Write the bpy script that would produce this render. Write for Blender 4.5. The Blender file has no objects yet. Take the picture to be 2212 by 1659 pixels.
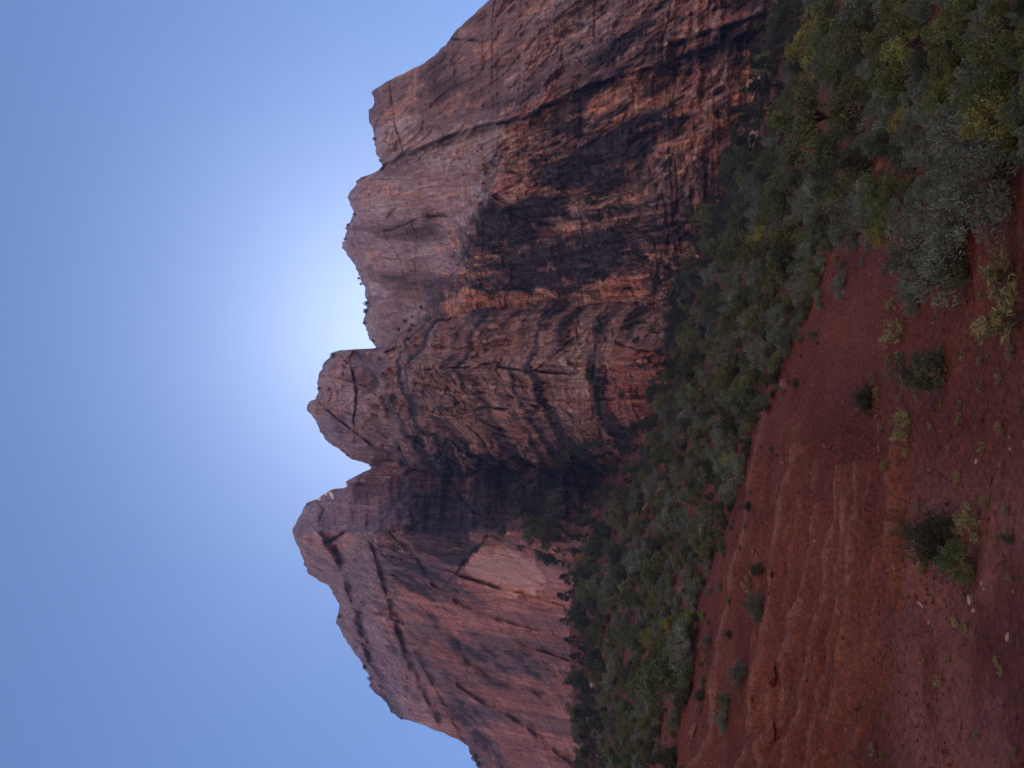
import bpy, math, random
import numpy as np
from mathutils import Vector, Matrix
from mathutils.bvhtree import BVHTree

random.seed(7)
RNG = np.random.default_rng(7)
scene = bpy.context.scene
COL = scene.collection

# ------------------------------------------------------------------ camera
PITCH = math.radians(25.0)
LENS = 26.0
cam_data = bpy.data.cameras.new('camera')
cam_data.lens = LENS
cam_data.sensor_width = 36.0
cam_data.sensor_fit = 'HORIZONTAL'
cam_data.clip_start = 0.05
cam_data.clip_end = 9000.0
cam = bpy.data.objects.new('camera', cam_data)
COL.objects.link(cam)
cp, sp = math.cos(PITCH), math.sin(PITCH)
FWD = np.array((0.0, cp, sp))
UPV = np.array((0.0, -sp, cp))
RGT = np.array((1.0, 0.0, 0.0))
# the phone was held upright and the picture is stored lying on its side: picture left is world up
cam.matrix_world = Matrix(((-UPV[0], RGT[0], -FWD[0], 0),
                           (-UPV[1], RGT[1], -FWD[1], 0),
                           (-UPV[2], RGT[2], -FWD[2], 0),
                           (0, 0, 0, 1)))
scene.camera = cam

# ------------------------------------------------------------------ sky, sun, exposure
W_, H_ = 2212.0, 1659.0
FPX = W_ * LENS / 36.0


def ray(X, Y):
    """unit direction through photograph position (X, Y), photograph taken as 2212 x 1659"""
    X = np.asarray(X, float)
    Y = np.asarray(Y, float)
    u = (H_ / 2 - Y) / FPX
    v = (W_ / 2 - X) / FPX
    d = FWD + u[..., None] * RGT + v[..., None] * UPV
    return d / np.linalg.norm(d, axis=-1, keepdims=True)


def project(P):
    """world points to photograph position"""
    z = P @ FWD
    z = np.where(z > 0.05, z, 0.05)
    return W_ / 2 - (P @ UPV) / z * FPX, H_ / 2 - (P @ RGT) / z * FPX


sun_dir = ray(882.0, 724.0)
SUN_EL = math.asin(sun_dir[2])
SUN_AZ = math.atan2(sun_dir[0], sun_dir[1])
world = bpy.data.worlds.new('World')
scene.world = world
world.use_nodes = True
wn = world.node_tree
wn.nodes.clear()
sky = wn.nodes.new('ShaderNodeTexSky')
sky.sky_type = 'NISHITA'
sky.sun_disc = False
sky.sun_elevation = SUN_EL
sky.sun_rotation = SUN_AZ
sky.altitude = 1300.0
sky.air_density = 1.0
sky.dust_density = 1.8
sky.ozone_density = 10.0
bg = wn.nodes.new('ShaderNodeBackground')
bg.inputs['Strength'].default_value = 0.096
wo = wn.nodes.new('ShaderNodeOutputWorld')
wn.links.new(sky.outputs[0], bg.inputs['Color'])
wn.links.new(bg.outputs[0], wo.inputs['Surface'])

sun_data = bpy.data.lights.new('sun', 'SUN')
sun_data.energy = 5.0
sun_data.angle = math.radians(0.53)
sun_data.color = (1.0, 0.94, 0.85)
sun = bpy.data.objects.new('sun', sun_data)
COL.objects.link(sun)
sun.rotation_euler = Vector(-sun_dir).to_track_quat('-Z', 'Y').to_euler()

vs = scene.view_settings
vs.view_transform = 'Standard'
vs.look = 'None'
vs.exposure = 0.62
vs.gamma = 1.0
scene.cycles.max_bounces = 6
scene.cycles.diffuse_bounces = 3
scene.cycles.transmission_bounces = 3
scene.cycles.volume_bounces = 1
scene.cycles.use_denoising = True

# ------------------------------------------------------------------ helpers


def sstep(a, b, x):
    t = np.clip((x - a) / (b - a), 0, 1)
    return t * t * (3 - 2 * t)


_perm = {}


def gnoise(x, y, seed=0):
    """2-D gradient noise, about -1..1"""
    if seed not in _perm:
        r = np.random.default_rng(seed + 1000)
        a = r.uniform(0, 2 * math.pi, 65536)
        _perm[seed] = (np.cos(a), np.sin(a))
    gx, gy = _perm[seed]
    xi = np.floor(x).astype(np.int64)
    yi = np.floor(y).astype(np.int64)
    xf = x - xi
    yf = y - yi
    u = xf * xf * xf * (xf * (xf * 6 - 15) + 10)
    v = yf * yf * yf * (yf * (yf * 6 - 15) + 10)

    def g(ix, iy, fx, fy):
        h = ((ix * 374761393) ^ (iy * 668265263)) & 0xFFFFFFFF
        h = ((h ^ (h >> 13)) * 1274126177) & 0xFFFFFFFF
        h = (h ^ (h >> 16)) & 65535
        return gx[h] * fx + gy[h] * fy
    a = g(xi, yi, xf, yf)
    b = g(xi + 1, yi, xf - 1, yf)
    c = g(xi, yi + 1, xf, yf - 1)
    d = g(xi + 1, yi + 1, xf - 1, yf - 1)
    return 1.5 * ((a + (b - a) * u) + ((c + (d - c) * u) - (a + (b - a) * u)) * v)


def fbm(x, y, octaves=4, seed=0, gain=0.5, ridged=False):
    out = np.zeros_like(x, dtype=float)
    amp, tot, f = 1.0, 0.0, 1.0
    for i in range(octaves):
        n = gnoise(x * f + 17.3 * i, y * f - 9.1 * i, seed + i)
        if ridged:
            n = 1 - 2 * np.abs(n)
        out += n * amp
        tot += amp
        amp *= gain
        f *= 2.03
    return out / tot


def quant(n, k, soft=0.25):
    """terrace a noise: flat slabs with steep edges"""
    t = n * k
    i = np.floor(t)
    return (i + sstep(0.5 - soft, 0.5 + soft, t - i)) / k


def polydist(pts, X, Y):
    """distance to a polyline and side (+1 / -1) in photograph units"""
    best = np.full(X.shape, 1e9)
    side = np.ones(X.shape)
    for (x0, y0), (x1, y1) in zip(pts[:-1], pts[1:]):
        dx, dy = x1 - x0, y1 - y0
        L2 = dx * dx + dy * dy + 1e-9
        t = np.clip(((X - x0) * dx + (Y - y0) * dy) / L2, 0, 1)
        px, py = x0 + t * dx, y0 + t * dy
        d = np.hypot(X - px, Y - py)
        s = np.sign((X - x0) * dy - (Y - y0) * dx)
        m = d < best
        best = np.where(m, d, best)
        side = np.where(m, s, side)
    return best, side


def mat(name):
    m = bpy.data.materials.new(name)
    m.use_nodes = True
    nt = m.node_tree
    b = nt.nodes['Principled BSDF']
    b.inputs['Roughness'].default_value = 0.9
    b.inputs['Specular IOR Level'].default_value = 0.15
    return m, nt, b


def nd(nt, t, **kw):
    n = nt.nodes.new(t)
    for k, v in kw.items():
        setattr(n, k, v)
    return n


def grid_mesh(name, P, mats, attrs=None, smooth=True):
    """P: (rows, cols, 3)"""
    R, C = P.shape[:2]
    me = bpy.data.meshes.new(name)
    idx = np.arange(R * C).reshape(R, C)
    q = np.stack([idx[:-1, :-1], idx[:-1, 1:], idx[1:, 1:], idx[1:, :-1]], -1).reshape(-1, 4)
    fill_mesh(me, P.reshape(-1, 3), q, mats, attrs, smooth)
    return me


def fill_mesh(me, V, Q, mats, attrs=None, smooth=True):
    n, k = Q.shape
    me.vertices.add(len(V))
    me.vertices.foreach_set('co', np.ascontiguousarray(V, dtype=np.float32).ravel())
    me.loops.add(n * k)
    me.loops.foreach_set('vertex_index', np.ascontiguousarray(Q, dtype=np.int32).ravel())
    me.polygons.add(n)
    me.polygons.foreach_set('loop_start', np.arange(0, n * k, k, dtype=np.int32))
    me.polygons.foreach_set('loop_total', np.full(n, k, dtype=np.int32))
    me.polygons.foreach_set('use_smooth', np.full(n, smooth, dtype=bool))
    for m in mats:
        me.materials.append(m)
    if attrs:
        for an, arr in attrs.items():
            a = np.asarray(arr)
            if a.ndim == 2:
                at = me.attributes.new(an, 'FLOAT_COLOR', 'POINT')
                c = np.ones((len(V), 4), np.float32)
                c[:, :3] = a
                at.data.foreach_set('color', c.ravel())
            else:
                at = me.attributes.new(an, 'FLOAT', 'POINT')
                at.data.foreach_set('value', a.astype(np.float32).ravel())
    me.update(calc_edges=True)


def link(name, data, parent=None, **props):
    o = bpy.data.objects.new(name, data)
    COL.objects.link(o)
    if parent is not None:
        o.parent = parent
    for k, v in props.items():
        o[k] = v
    return o


# ------------------------------------------------------------------ materials: rock and soil
ROCK, nt, b = mat('sandstone')
at = nd(nt, 'ShaderNodeAttribute', attribute_name='rock')
geo = nd(nt, 'ShaderNodeTexCoord')
n1 = nd(nt, 'ShaderNodeTexNoise')
n1.inputs['Scale'].default_value = 1.5
n1.inputs['Detail'].default_value = 7
n1.inputs['Roughness'].default_value = 0.65
nt.links.new(geo.outputs['Object'], n1.inputs['Vector'])
mp = nd(nt, 'ShaderNodeMapping')
mp.inputs['Scale'].default_value = (1.6, 1.6, 0.10)
nt.links.new(geo.outputs['Object'], mp.inputs['Vector'])
n2 = nd(nt, 'ShaderNodeTexNoise')
n2.inputs['Scale'].default_value = 1.0
n2.inputs['Detail'].default_value = 5
nt.links.new(mp.outputs[0], n2.inputs['Vector'])
mr1 = nd(nt, 'ShaderNodeMapRange')
mr1.inputs['From Min'].default_value = 0.3
mr1.inputs['From Max'].default_value = 0.7
mr1.inputs['To Min'].default_value = 0.82
mr1.inputs['To Max'].default_value = 1.70
nt.links.new(n1.outputs['Fac'], mr1.inputs['Value'])
mr2 = nd(nt, 'ShaderNodeMapRange')
mr2.inputs['From Min'].default_value = 0.3
mr2.inputs['From Max'].default_value = 0.7
mr2.inputs['To Min'].default_value = 0.66
mr2.inputs['To Max'].default_value = 1.36
nt.links.new(n2.outputs['Fac'], mr2.inputs['Value'])
mm = nd(nt, 'ShaderNodeMath', operation='MULTIPLY')
nt.links.new(mr1.outputs[0], mm.inputs[0])
nt.links.new(mr2.outputs[0], mm.inputs[1])


def fissures(scale, warp, wid, seed):
    """thin dark joints between tall blocks: returns a 0..1 socket, 0 in the joint"""
    ns = nd(nt, 'ShaderNodeTexNoise')
    ns.inputs['Scale'].default_value = warp
    ns.inputs['Detail'].default_value = 4
    nt.links.new(geo.outputs['Object'], ns.inputs['Vector'])
    mv = nd(nt, 'ShaderNodeVectorMath', operation='MULTIPLY_ADD')
    nt.links.new(ns.outputs['Color'], mv.inputs[0])
    mv.inputs[1].default_value = (5.0, 5.0, 9.0)
    nt.links.new(geo.outputs['Object'], mv.inputs[2])
    mg = nd(nt, 'ShaderNodeMapping')
    mg.inputs['Location'].default_value = (seed, seed * 2, seed * 3)
    mg.inputs['Scale'].default_value = scale
    nt.links.new(mv.outputs[0], mg.inputs['Vector'])
    vo = nd(nt, 'ShaderNodeTexVoronoi', feature='DISTANCE_TO_EDGE')
    vo.inputs['Scale'].default_value = 1.0
    nt.links.new(mg.outputs[0], vo.inputs['Vector'])
    mr = nd(nt, 'ShaderNodeMapRange')
    mr.inputs['From Max'].default_value = wid
    nt.links.new(vo.outputs['Distance'], mr.inputs['Value'])
    return mr.outputs[0]


def mathn(op, a, b_):
    m = nd(nt, 'ShaderNodeMath', operation=op)
    for k_, v_ in enumerate((a, b_)):
        if isinstance(v_, (int, float)):
            m.inputs[k_].default_value = v_
        else:
            nt.links.new(v_, m.inputs[k_])
    return m.outputs[0]


f1 = fissures((0.075, 0.075, 0.028), 0.06, 0.030, 3.1)
f2 = fissures((0.22, 0.22, 0.12), 0.12, 0.045, 7.7)
mq = nd(nt, 'ShaderNodeMapping')
mq.inputs['Scale'].default_value = (0.05, 0.05, 1.0)
nt.links.new(geo.outputs['Object'], mq.inputs['Vector'])
n3 = nd(nt, 'ShaderNodeTexNoise')
n3.inputs['Scale'].default_value = 1.3
n3.inputs['Detail'].default_value = 6
n3.inputs['Roughness'].default_value = 0.7
nt.links.new(mq.outputs[0], n3.inputs['Vector'])
mr3 = nd(nt, 'ShaderNodeMapRange')
mr3.inputs['From Min'].default_value = 0.42
mr3.inputs['From Max'].default_value = 0.56
mr3.inputs['To Min'].default_value = 0.72
mr3.inputs['To Max'].default_value = 1.12
nt.links.new(n3.outputs['Fac'], mr3.inputs['Value'])
ms = nd(nt, 'ShaderNodeMapping')
ms.inputs['Scale'].default_value = (1.0, 1.0, 0.035)
nt.links.new(geo.outputs['Object'], ms.inputs['Vector'])
n4 = nd(nt, 'ShaderNodeTexNoise')
n4.inputs['Scale'].default_value = 0.9
n4.inputs['Detail'].default_value = 7
n4.inputs['Roughness'].default_value = 0.68
nt.links.new(ms.outputs[0], n4.inputs['Vector'])
mr4 = nd(nt, 'ShaderNodeMapRange')
mr4.inputs['From Min'].default_value = 0.40
mr4.inputs['From Max'].default_value = 0.58
mr4.inputs['To Min'].default_value = 0.62
mr4.inputs['To Max'].default_value = 1.15
nt.links.new(n4.outputs['Fac'], mr4.inputs['Value'])
fa = mathn('MULTIPLY_ADD', f1, 0.50)
nt.nodes[-1].inputs[2].default_value = 0.98
fb = mathn('MULTIPLY_ADD', f2, 0.22)
nt.nodes[-1].inputs[2].default_value = 0.80
ra = nd(nt, 'ShaderNodeAttribute', attribute_name='rough')
prod = mathn('MULTIPLY', mathn('MULTIPLY', fa, fb), mathn('MULTIPLY', mr3.outputs[0], mr4.outputs[0]))
dev = mathn('MULTIPLY', mathn('SUBTRACT', prod, 1.22), ra.outputs['Fac'])
mmd = mathn('MULTIPLY', mathn('SUBTRACT', mm.outputs[0], 1.25), mathn('MULTIPLY_ADD', ra.outputs['Fac'], 0.6))
nt.nodes[-2].inputs[2].default_value = 0.4
tot = mathn('MULTIPLY', mathn('ADD', dev, 1.22), mathn('ADD', mmd, 1.25))
vm = nd(nt, 'ShaderNodeVectorMath', operation='SCALE')
nt.links.new(at.outputs['Color'], vm.inputs[0])
nt.links.new(tot, vm.inputs['Scale'])
nt.links.new(vm.outputs[0], b.inputs['Base Color'])
hh = mathn('ADD', mathn('ADD', mathn('MULTIPLY', n1.outputs['Fac'], 0.55), mathn('MULTIPLY', n3.outputs['Fac'], 0.9)), mathn('ADD', mathn('MULTIPLY', f1, 0.7), mathn('MULTIPLY', f2, 0.3)))
bp = nd(nt, 'ShaderNodeBump')
bp.inputs['Strength'].default_value = 0.9
bp.inputs['Distance'].default_value = 1.0
nt.links.new(mathn('MULTIPLY', hh, ra.outputs['Fac']), bp.inputs['Height'])
nt.links.new(bp.outputs[0], b.inputs['Normal'])

SOIL, nt, b = mat('red_soil')
at = nd(nt, 'ShaderNodeAttribute', attribute_name='soil')
geo = nd(nt, 'ShaderNodeTexCoord')
n1 = nd(nt, 'ShaderNodeTexNoise')
n1.inputs['Scale'].default_value = 12.0
n1.inputs['Detail'].default_value = 8
n1.inputs['Roughness'].default_value = 0.7
nt.links.new(geo.outputs['Object'], n1.inputs['Vector'])
n2 = nd(nt, 'ShaderNodeTexVoronoi')
n2.inputs['Scale'].default_value = 22.0
nt.links.new(geo.outputs['Object'], n2.inputs['Vector'])
mr1 = nd(nt, 'ShaderNodeMapRange')
mr1.inputs['From Min'].default_value = 0.3
mr1.inputs['From Max'].default_value = 0.7
mr1.inputs['To Min'].default_value = 0.45
mr1.inputs['To Max'].default_value = 1.55
nt.links.new(n1.outputs['Fac'], mr1.inputs['Value'])
vm = nd(nt, 'ShaderNodeVectorMath', operation='SCALE')
nt.links.new(at.outputs['Color'], vm.inputs[0])
nt.links.new(mr1.outputs[0], vm.inputs['Scale'])
nt.links.new(vm.outputs[0], b.inputs['Base Color'])
ad = nd(nt, 'ShaderNodeMath', operation='MULTIPLY_ADD')
nt.links.new(n2.outputs['Distance'], ad.inputs[0])
ad.inputs[1].default_value = 0.35
nt.links.new(n1.outputs['Fac'], ad.inputs[2])
bp = nd(nt, 'ShaderNodeBump')
bp.inputs['Strength'].default_value = 1.0
bp.inputs['Distance'].default_value = 0.10
nt.links.new(ad.outputs[0], bp.inputs['Height'])
nt.links.new(bp.outputs[0], b.inputs['Normal'])

# ------------------------------------------------------------------ ground: one sheet, hillside ahead, canyon floor all round
ctrl = []
for yy, rows in {
    1659: [(2212, 7), (1950, 11), (1700, 16), (1500, 22), (1400, 34), (1318, 75), (1268, 140)],
    1250: [(2212, 7), (1950, 11), (1750, 16), (1560, 23.5), (1480, 36), (1355, 75), (1250, 140)],
    1040: [(2212, 7.2), (1980, 11), (1780, 16), (1610, 24), (1540, 38), (1432, 75), (1345, 138)],
    830: [(2212, 7.5), (2000, 11), (1800, 17), (1650, 26), (1570, 40), (1485, 75), (1430, 135)],
    400: [(2212, 7.5), (2050, 10.5), (1900, 16), (1800, 25), (1710, 45), (1640, 80), (1580, 135)],
    0: [(2212, 8), (2050, 12), (1900, 22), (1800, 45), (1740, 80), (1700, 140)],
}.items():
    for xx, rr in rows:
        d = ray(xx, yy)
        h = math.hypot(d[0], d[1])
        ctrl.append((math.atan2(d[0], d[1]), math.log(rr), rr * d[2] / h))
ctrl = np.array(ctrl)


def tps(r2):
    return 0.5 * r2 * np.log(r2 + 1e-9)


CX = np.c_[ctrl[:, 0] * 3.0, ctrl[:, 1]]
# interpolate elevation slope z / r, which is what the eye reads, and keep it smooth
cz = ctrl[:, 2] / np.exp(ctrl[:, 1])
K = tps(((CX[:, None] - CX[None]) ** 2).sum(-1)) + 1e-4 * np.eye(len(CX))
A = np.zeros((len(CX) + 3, len(CX) + 3))
A[:len(CX), :len(CX)] = K
A[:len(CX), len(CX)] = 1
A[:len(CX), len(CX) + 1:] = CX
A[len(CX):, :len(CX)] = A[:len(CX), len(CX):].T
RB = np.linalg.solve(A, np.r_[cz, 0, 0, 0])


def ground_raw(th, r):
    thc = np.clip(th, -0.72, 0.72)
    rc = np.clip(r, 5.0, 170.0)
    q = np.stack([thc * 3.0, np.log(rc)], -1)
    out = np.zeros(th.shape)
    for i in range(len(CX)):
        out += RB[i] * tps(((q - CX[i]) ** 2).sum(-1))
    out += RB[-3] + RB[-2] * q[..., 0] + RB[-1] * q[..., 1]
    z = out * rc
    zr = -1.75                       # road level
    near = sstep(3.5, 6.0, r)
    z = zr + (z - zr) * near
    back = 1 - sstep(1.0, 1.9, np.abs(th))
    z = zr + (z - zr) * back
    far = 1 - sstep(320, 700, r)
    return -1.75 + (z + 1.75) * far


# ledges of harder clay running along the cut bank (positions read in the photograph)
LEDGES = [
    ([(1700, 1700), (1742, 1560), (1770, 1450), (1790, 1330), (1812, 1190), (1826, 1110), (1838, 1010)], 0.20, 9),
    ([(1735, 1700), (1775, 1540), (1800, 1420), (1822, 1290), (1838, 1180), (1850, 1060)], 0.12, 7),
    ([(1768, 1700), (1806, 1560), (1832, 1430), (1848, 1300), (1858, 1180), (1868, 1080), (1872, 1000)], 0.15, 7),
    ([(1640, 1680), (1690, 1560), (1705, 1440), (1740, 1320), (1755, 1200), (1780, 1090)], 0.13, 8),
    ([(1600, 1700), (1640, 1560), (1655, 1450), (1672, 1300), (1690, 1180), (1710, 1060), (1740, 960)], 0.20, 9),
    ([(1660, 1690), (1672, 1560), (1690, 1470), (1712, 1330), (1724, 1180), (1744, 1080)], 0.14, 7),
    ([(1500, 1690), (1548, 1600), (1560, 1480), (1580, 1330), (1612, 1200), (1632, 1080), (1650, 960), (1680, 850)], 0.24, 10),
    ([(1942, 880), (1948, 960), (1956, 1060), (1955, 1160), (1950, 1290), (1946, 1400)], 0.17, 8),
]

th_d = np.linspace(-0.66, 0.66, 700)
th_o = np.concatenate([np.linspace(-math.pi, -0.66, 60)[:-1], th_d, np.linspace(0.66, math.pi, 60)[1:]])
rr_ = np.concatenate([np.geomspace(0.8, 5.6, 12)[:-1], np.geomspace(5.6, 9.0, 70)[:-1], np.geomspace(9.0, 27.0, 500)[:-1], np.geomspace(27.0, 175, 190), np.geomspace(185, 1150, 22)])
TH, RR = np.meshgrid(th_o, rr_)
Z = ground_raw(TH, RR)
GX, GY = RR * np.sin(TH), RR * np.cos(TH)
PX, PY = project(np.stack([GX, GY, Z], -1))
inview = (np.abs(TH) < 0.9) & (RR > 4)
Z0 = Z.copy()
lift = np.zeros_like(Z)
crest = np.zeros_like(Z)
wob = 3.0 * fbm(PY / 110.0, PX / 60.0, 3, 11) + 0.7 * fbm(PY / 14.0, PX / 25.0, 2, 12)
for k, (pts, hgt, w) in enumerate(LEDGES):
    dd, ss = polydist(pts, PX + wob, PY)
    s = dd * ss
    gate = 0.5 + 0.5 * sstep(-0.25, 0.25, gnoise(PY / 38.0 + 5 * k, PX * 0 + k * 3.7, 40 + k))
    # a shelf that stands out on the upper side and is undercut below
    prof = np.where(s < 0, np.exp(-(s / (w * 1.6)) ** 2), np.exp(-(s / (w * 0.35)) ** 2) - 0.45 * np.exp(-((s - w * 0.7) / (w * 0.4)) ** 2))
    slow = 0.75 + 0.25 * sstep(-0.3, 0.3, gnoise(PY / 190.0 + 3 * k, PX * 0 + k * 1.7, 60 + k))
    if k == len(LEDGES) - 1:
        slow = slow * sstep(900, 1010, PY) * sstep(1380, 1180, PY)
        gate = gate * sstep(900, 1010, PY) * sstep(1380, 1180, PY)
    lift += np.where(inview, 1.3 * hgt * prof * slow, 0)
    crest = np.maximum(crest, np.where(inview, np.exp(-((s + 1.0) / (w * 0.55)) ** 2) * gate, 0))
band = sstep(5, 8, RR) * (1 - sstep(60, 150, RR))
lump = fbm(GX / 3.1, GY / 3.1, 4, 21)
rid = fbm(GX / 1.1, GY / 0.55, 4, 22, ridged=True)
clod = fbm(GX / 0.32, GY / 0.32, 3, 23)
bankm = np.where(inview, sstep(1480, 1560, PX + 0.25 * (PY - 1250)) * (1 - sstep(1900, 1990, PX)) * sstep(760, 960, PY), 0)
Z = Z + lift + (1 - 0.85 * bankm) * sstep(5, 9, RR) * (0.13 * lump * np.minimum(RR / 14.0, 2.5) + 0.06 * rid + 0.045 * clod) * (1 - 0.6 * sstep(170, 300, RR))
# fine bedding of the cut bank: thin level courses that stand out or weather back
bank = np.where(inview, sstep(1500, 1600, PX + 0.25 * (PY - 1250)) * (1 - sstep(1840, 1960, PX)) * sstep(820, 1000, PY), 0)
zz = Z0 + 0.03 * lump
lay = gnoise(zz / 0.17, GX / 14.0, 31) + 0.6 * gnoise(zz / 0.08, GX / 9.0, 32)
Z = Z + 0.085 * bank * quant(lay, 2.0)
blk = quant(fbm(GX / 0.9, GY / 0.5, 3, 33), 3.0, 0.12)
sc_d, sc_s = polydist(LEDGES[0][0], PX + 0.6 * wob, PY)
scr = sc_d * sc_s
stri = fbm(scr / 7.0, PY / 160.0, 3, 34, 0.6) * np.where(inview, sstep(700, 950, PY) * sstep(1560, 1640, PX) * (1 - sstep(1880, 1960, PX)), 0)
Z = Z + 0.11 * stri
Z = Z + 0.02 * bankm * clod + 0.07 * blk * np.where(inview, sstep(1480, 1560, PX + 0.25 * (PY - 1250)) * (1 - sstep(1640, 1720, PX)), 0)
base = np.array((0.290, 0.086, 0.050))
dark = np.array((0.200, 0.058, 0.037))
pale = np.array((0.42, 0.185, 0.115))
t1 = sstep(-0.5, 0.5, fbm(GX / 2.2, GY / 2.2, 4, 24))[..., None]
soil = base * t1 + dark * (1 - t1)
t2 = (0.85 * crest + 0.20 * bank * sstep(0.2, 0.7, lay) + 0.45 * sstep(0.15, 0.5, stri))[..., None]
soil = soil * (1 - np.clip(t2, 0, 1)) + pale * np.clip(t2, 0, 1)
apron = (sstep(1900, 1990, PX) * sstep(900, 1150, PY) * inview * sstep(-0.35, 0.15, fbm(GX / 1.5, GY / 1.5, 4, 25)))[..., None] * 0.85
soil = soil * (1 - apron) + np.array((0.40, 0.145, 0.098)) * apron
litter = (0.6 * sstep(17, 30, RR) * np.where(inview, sstep(30, -20, PX - np.interp(PY, [-120, 330, 430, 470, 500, 540, 640, 700, 800, 860, 1000, 1100, 1200, 1300, 1400, 1500, 1600, 1780], [2212, 2200, 2080, 1960, 1820, 1790, 1780, 1720, 1665, 1640, 1600, 1575, 1548, 1500, 1500, 1470, 1410, 1380])), 1) * 0.8 * sstep(-0.2, 0.4, fbm(GX / 4.0, GY / 4.0, 3, 26)))[..., None]
soil = soil * (1 - litter) + np.array((0.10, 0.075, 0.05)) * litter
me = grid_mesh('ground', np.stack([GX, GY, Z], -1), [SOIL], {'soil': soil.reshape(-1, 3)})
ground = link('ground', me, kind='structure', label='deep red clay hillside and roadside bank with thin ledges', category='ground')
GROUND_P = np.stack([GX, GY, Z], -1)

# ------------------------------------------------------------------ cliffs
R_TOP = [(1420, -420), (1300, -300), (1180, -150), (1105, -45), (1059, 0), (1020, 33), (987, 64), (961, 98), (940, 119), (919, 134), (898, 146), (871, 159),
         (836, 176), (809, 193), (802, 198), (809, 219), (806, 229), (797, 237), (796, 253), (801, 269), (806, 277), (807, 301), (812, 330), (822, 345),
         (825, 359), (813, 371), (800, 377), (779, 383), (769, 390), (770, 400), (757, 411), (752, 426), (754, 440), (761, 449), (764, 463), (757, 479),
         (747, 491), (746, 519), (740, 524), (742, 537), (749, 548), (761, 564), (773, 588), (779, 606), (788, 623), (792, 647), (792, 665), (788, 677),
         (786, 701), (797, 728), (809, 745), (818, 762), (840, 790), (900, 840), (980, 900)]
M_TOP = [(1330, 530), (1120, 560), (1040, 598), (985, 640), (935, 672), (892, 698), (862, 722), (838, 742), (816, 752), (772, 754), (728, 757), (719, 761), (709, 774), (696, 790), (690, 805), (686, 823),
         (688, 847), (682, 862), (670, 866), (662, 876), (663, 888), (681, 908), (693, 934), (708, 955), (720, 964), (731, 967), (746, 982), (758, 992),
         (790, 1001), (812, 1008), (850, 1016), (885, 1026), (960, 1050), (1100, 1090), (1250, 1130)]
F_TOP = [(900, 960), (815, 985), (800, 1006), (803, 1012), (782, 1021), (764, 1030), (746, 1040), (749, 1050), (756, 1058), (790, 1080), (900, 1130)]
L_TOP = [(1150, 985), (900, 998), (850, 1012), (812, 1026), (785, 1040), (743, 1053), (717, 1056), (702, 1065), (678, 1080), (663, 1086), (656, 1097), (642, 1125), (630, 1143), (636, 1163),
         (648, 1190), (654, 1211), (666, 1238), (690, 1256), (708, 1265), (722, 1286), (734, 1306), (730, 1321), (731, 1330), (726, 1345), (736, 1357),
         (740, 1374), (766, 1411), (779, 1427), (791, 1451), (800, 1466), (797, 1481), (809, 1496), (830, 1513), (842, 1528), (844, 1539), (862, 1551),
         (889, 1557), (916, 1567), (937, 1577), (961, 1583), (973, 1592), (990, 1598), (1011, 1612), (1016, 1629), (1029, 1647), (1062, 1720), (1100, 1820), (1140, 2000)]


def blobs(X, Y, lst):
    out = np.zeros(X.shape)
    for (x, y, sx, sy, v) in lst:
        out += v * np.exp(-((X - x) / sx) ** 2 - ((Y - y) / sy) ** 2)
    return out


C_PINK_VEIL = np.array((0.345, 0.240, 0.225))  # rose rock, paled toward lavender to carry the glare veil round the sun
C_RED = np.array((0.33, 0.125, 0.08))
C_TAN = np.array((0.46, 0.275, 0.19))
C_DARK = np.array((0.050, 0.042, 0.046))
C_BRN = np.array((0.150, 0.098, 0.090))
C_PALE = np.array((0.52, 0.38, 0.29))
C_SAL = np.array((0.47, 0.22, 0.145))


def mix(a, b_, t):
    return a * (1 - t[..., None]) + b_ * t[..., None]


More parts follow.
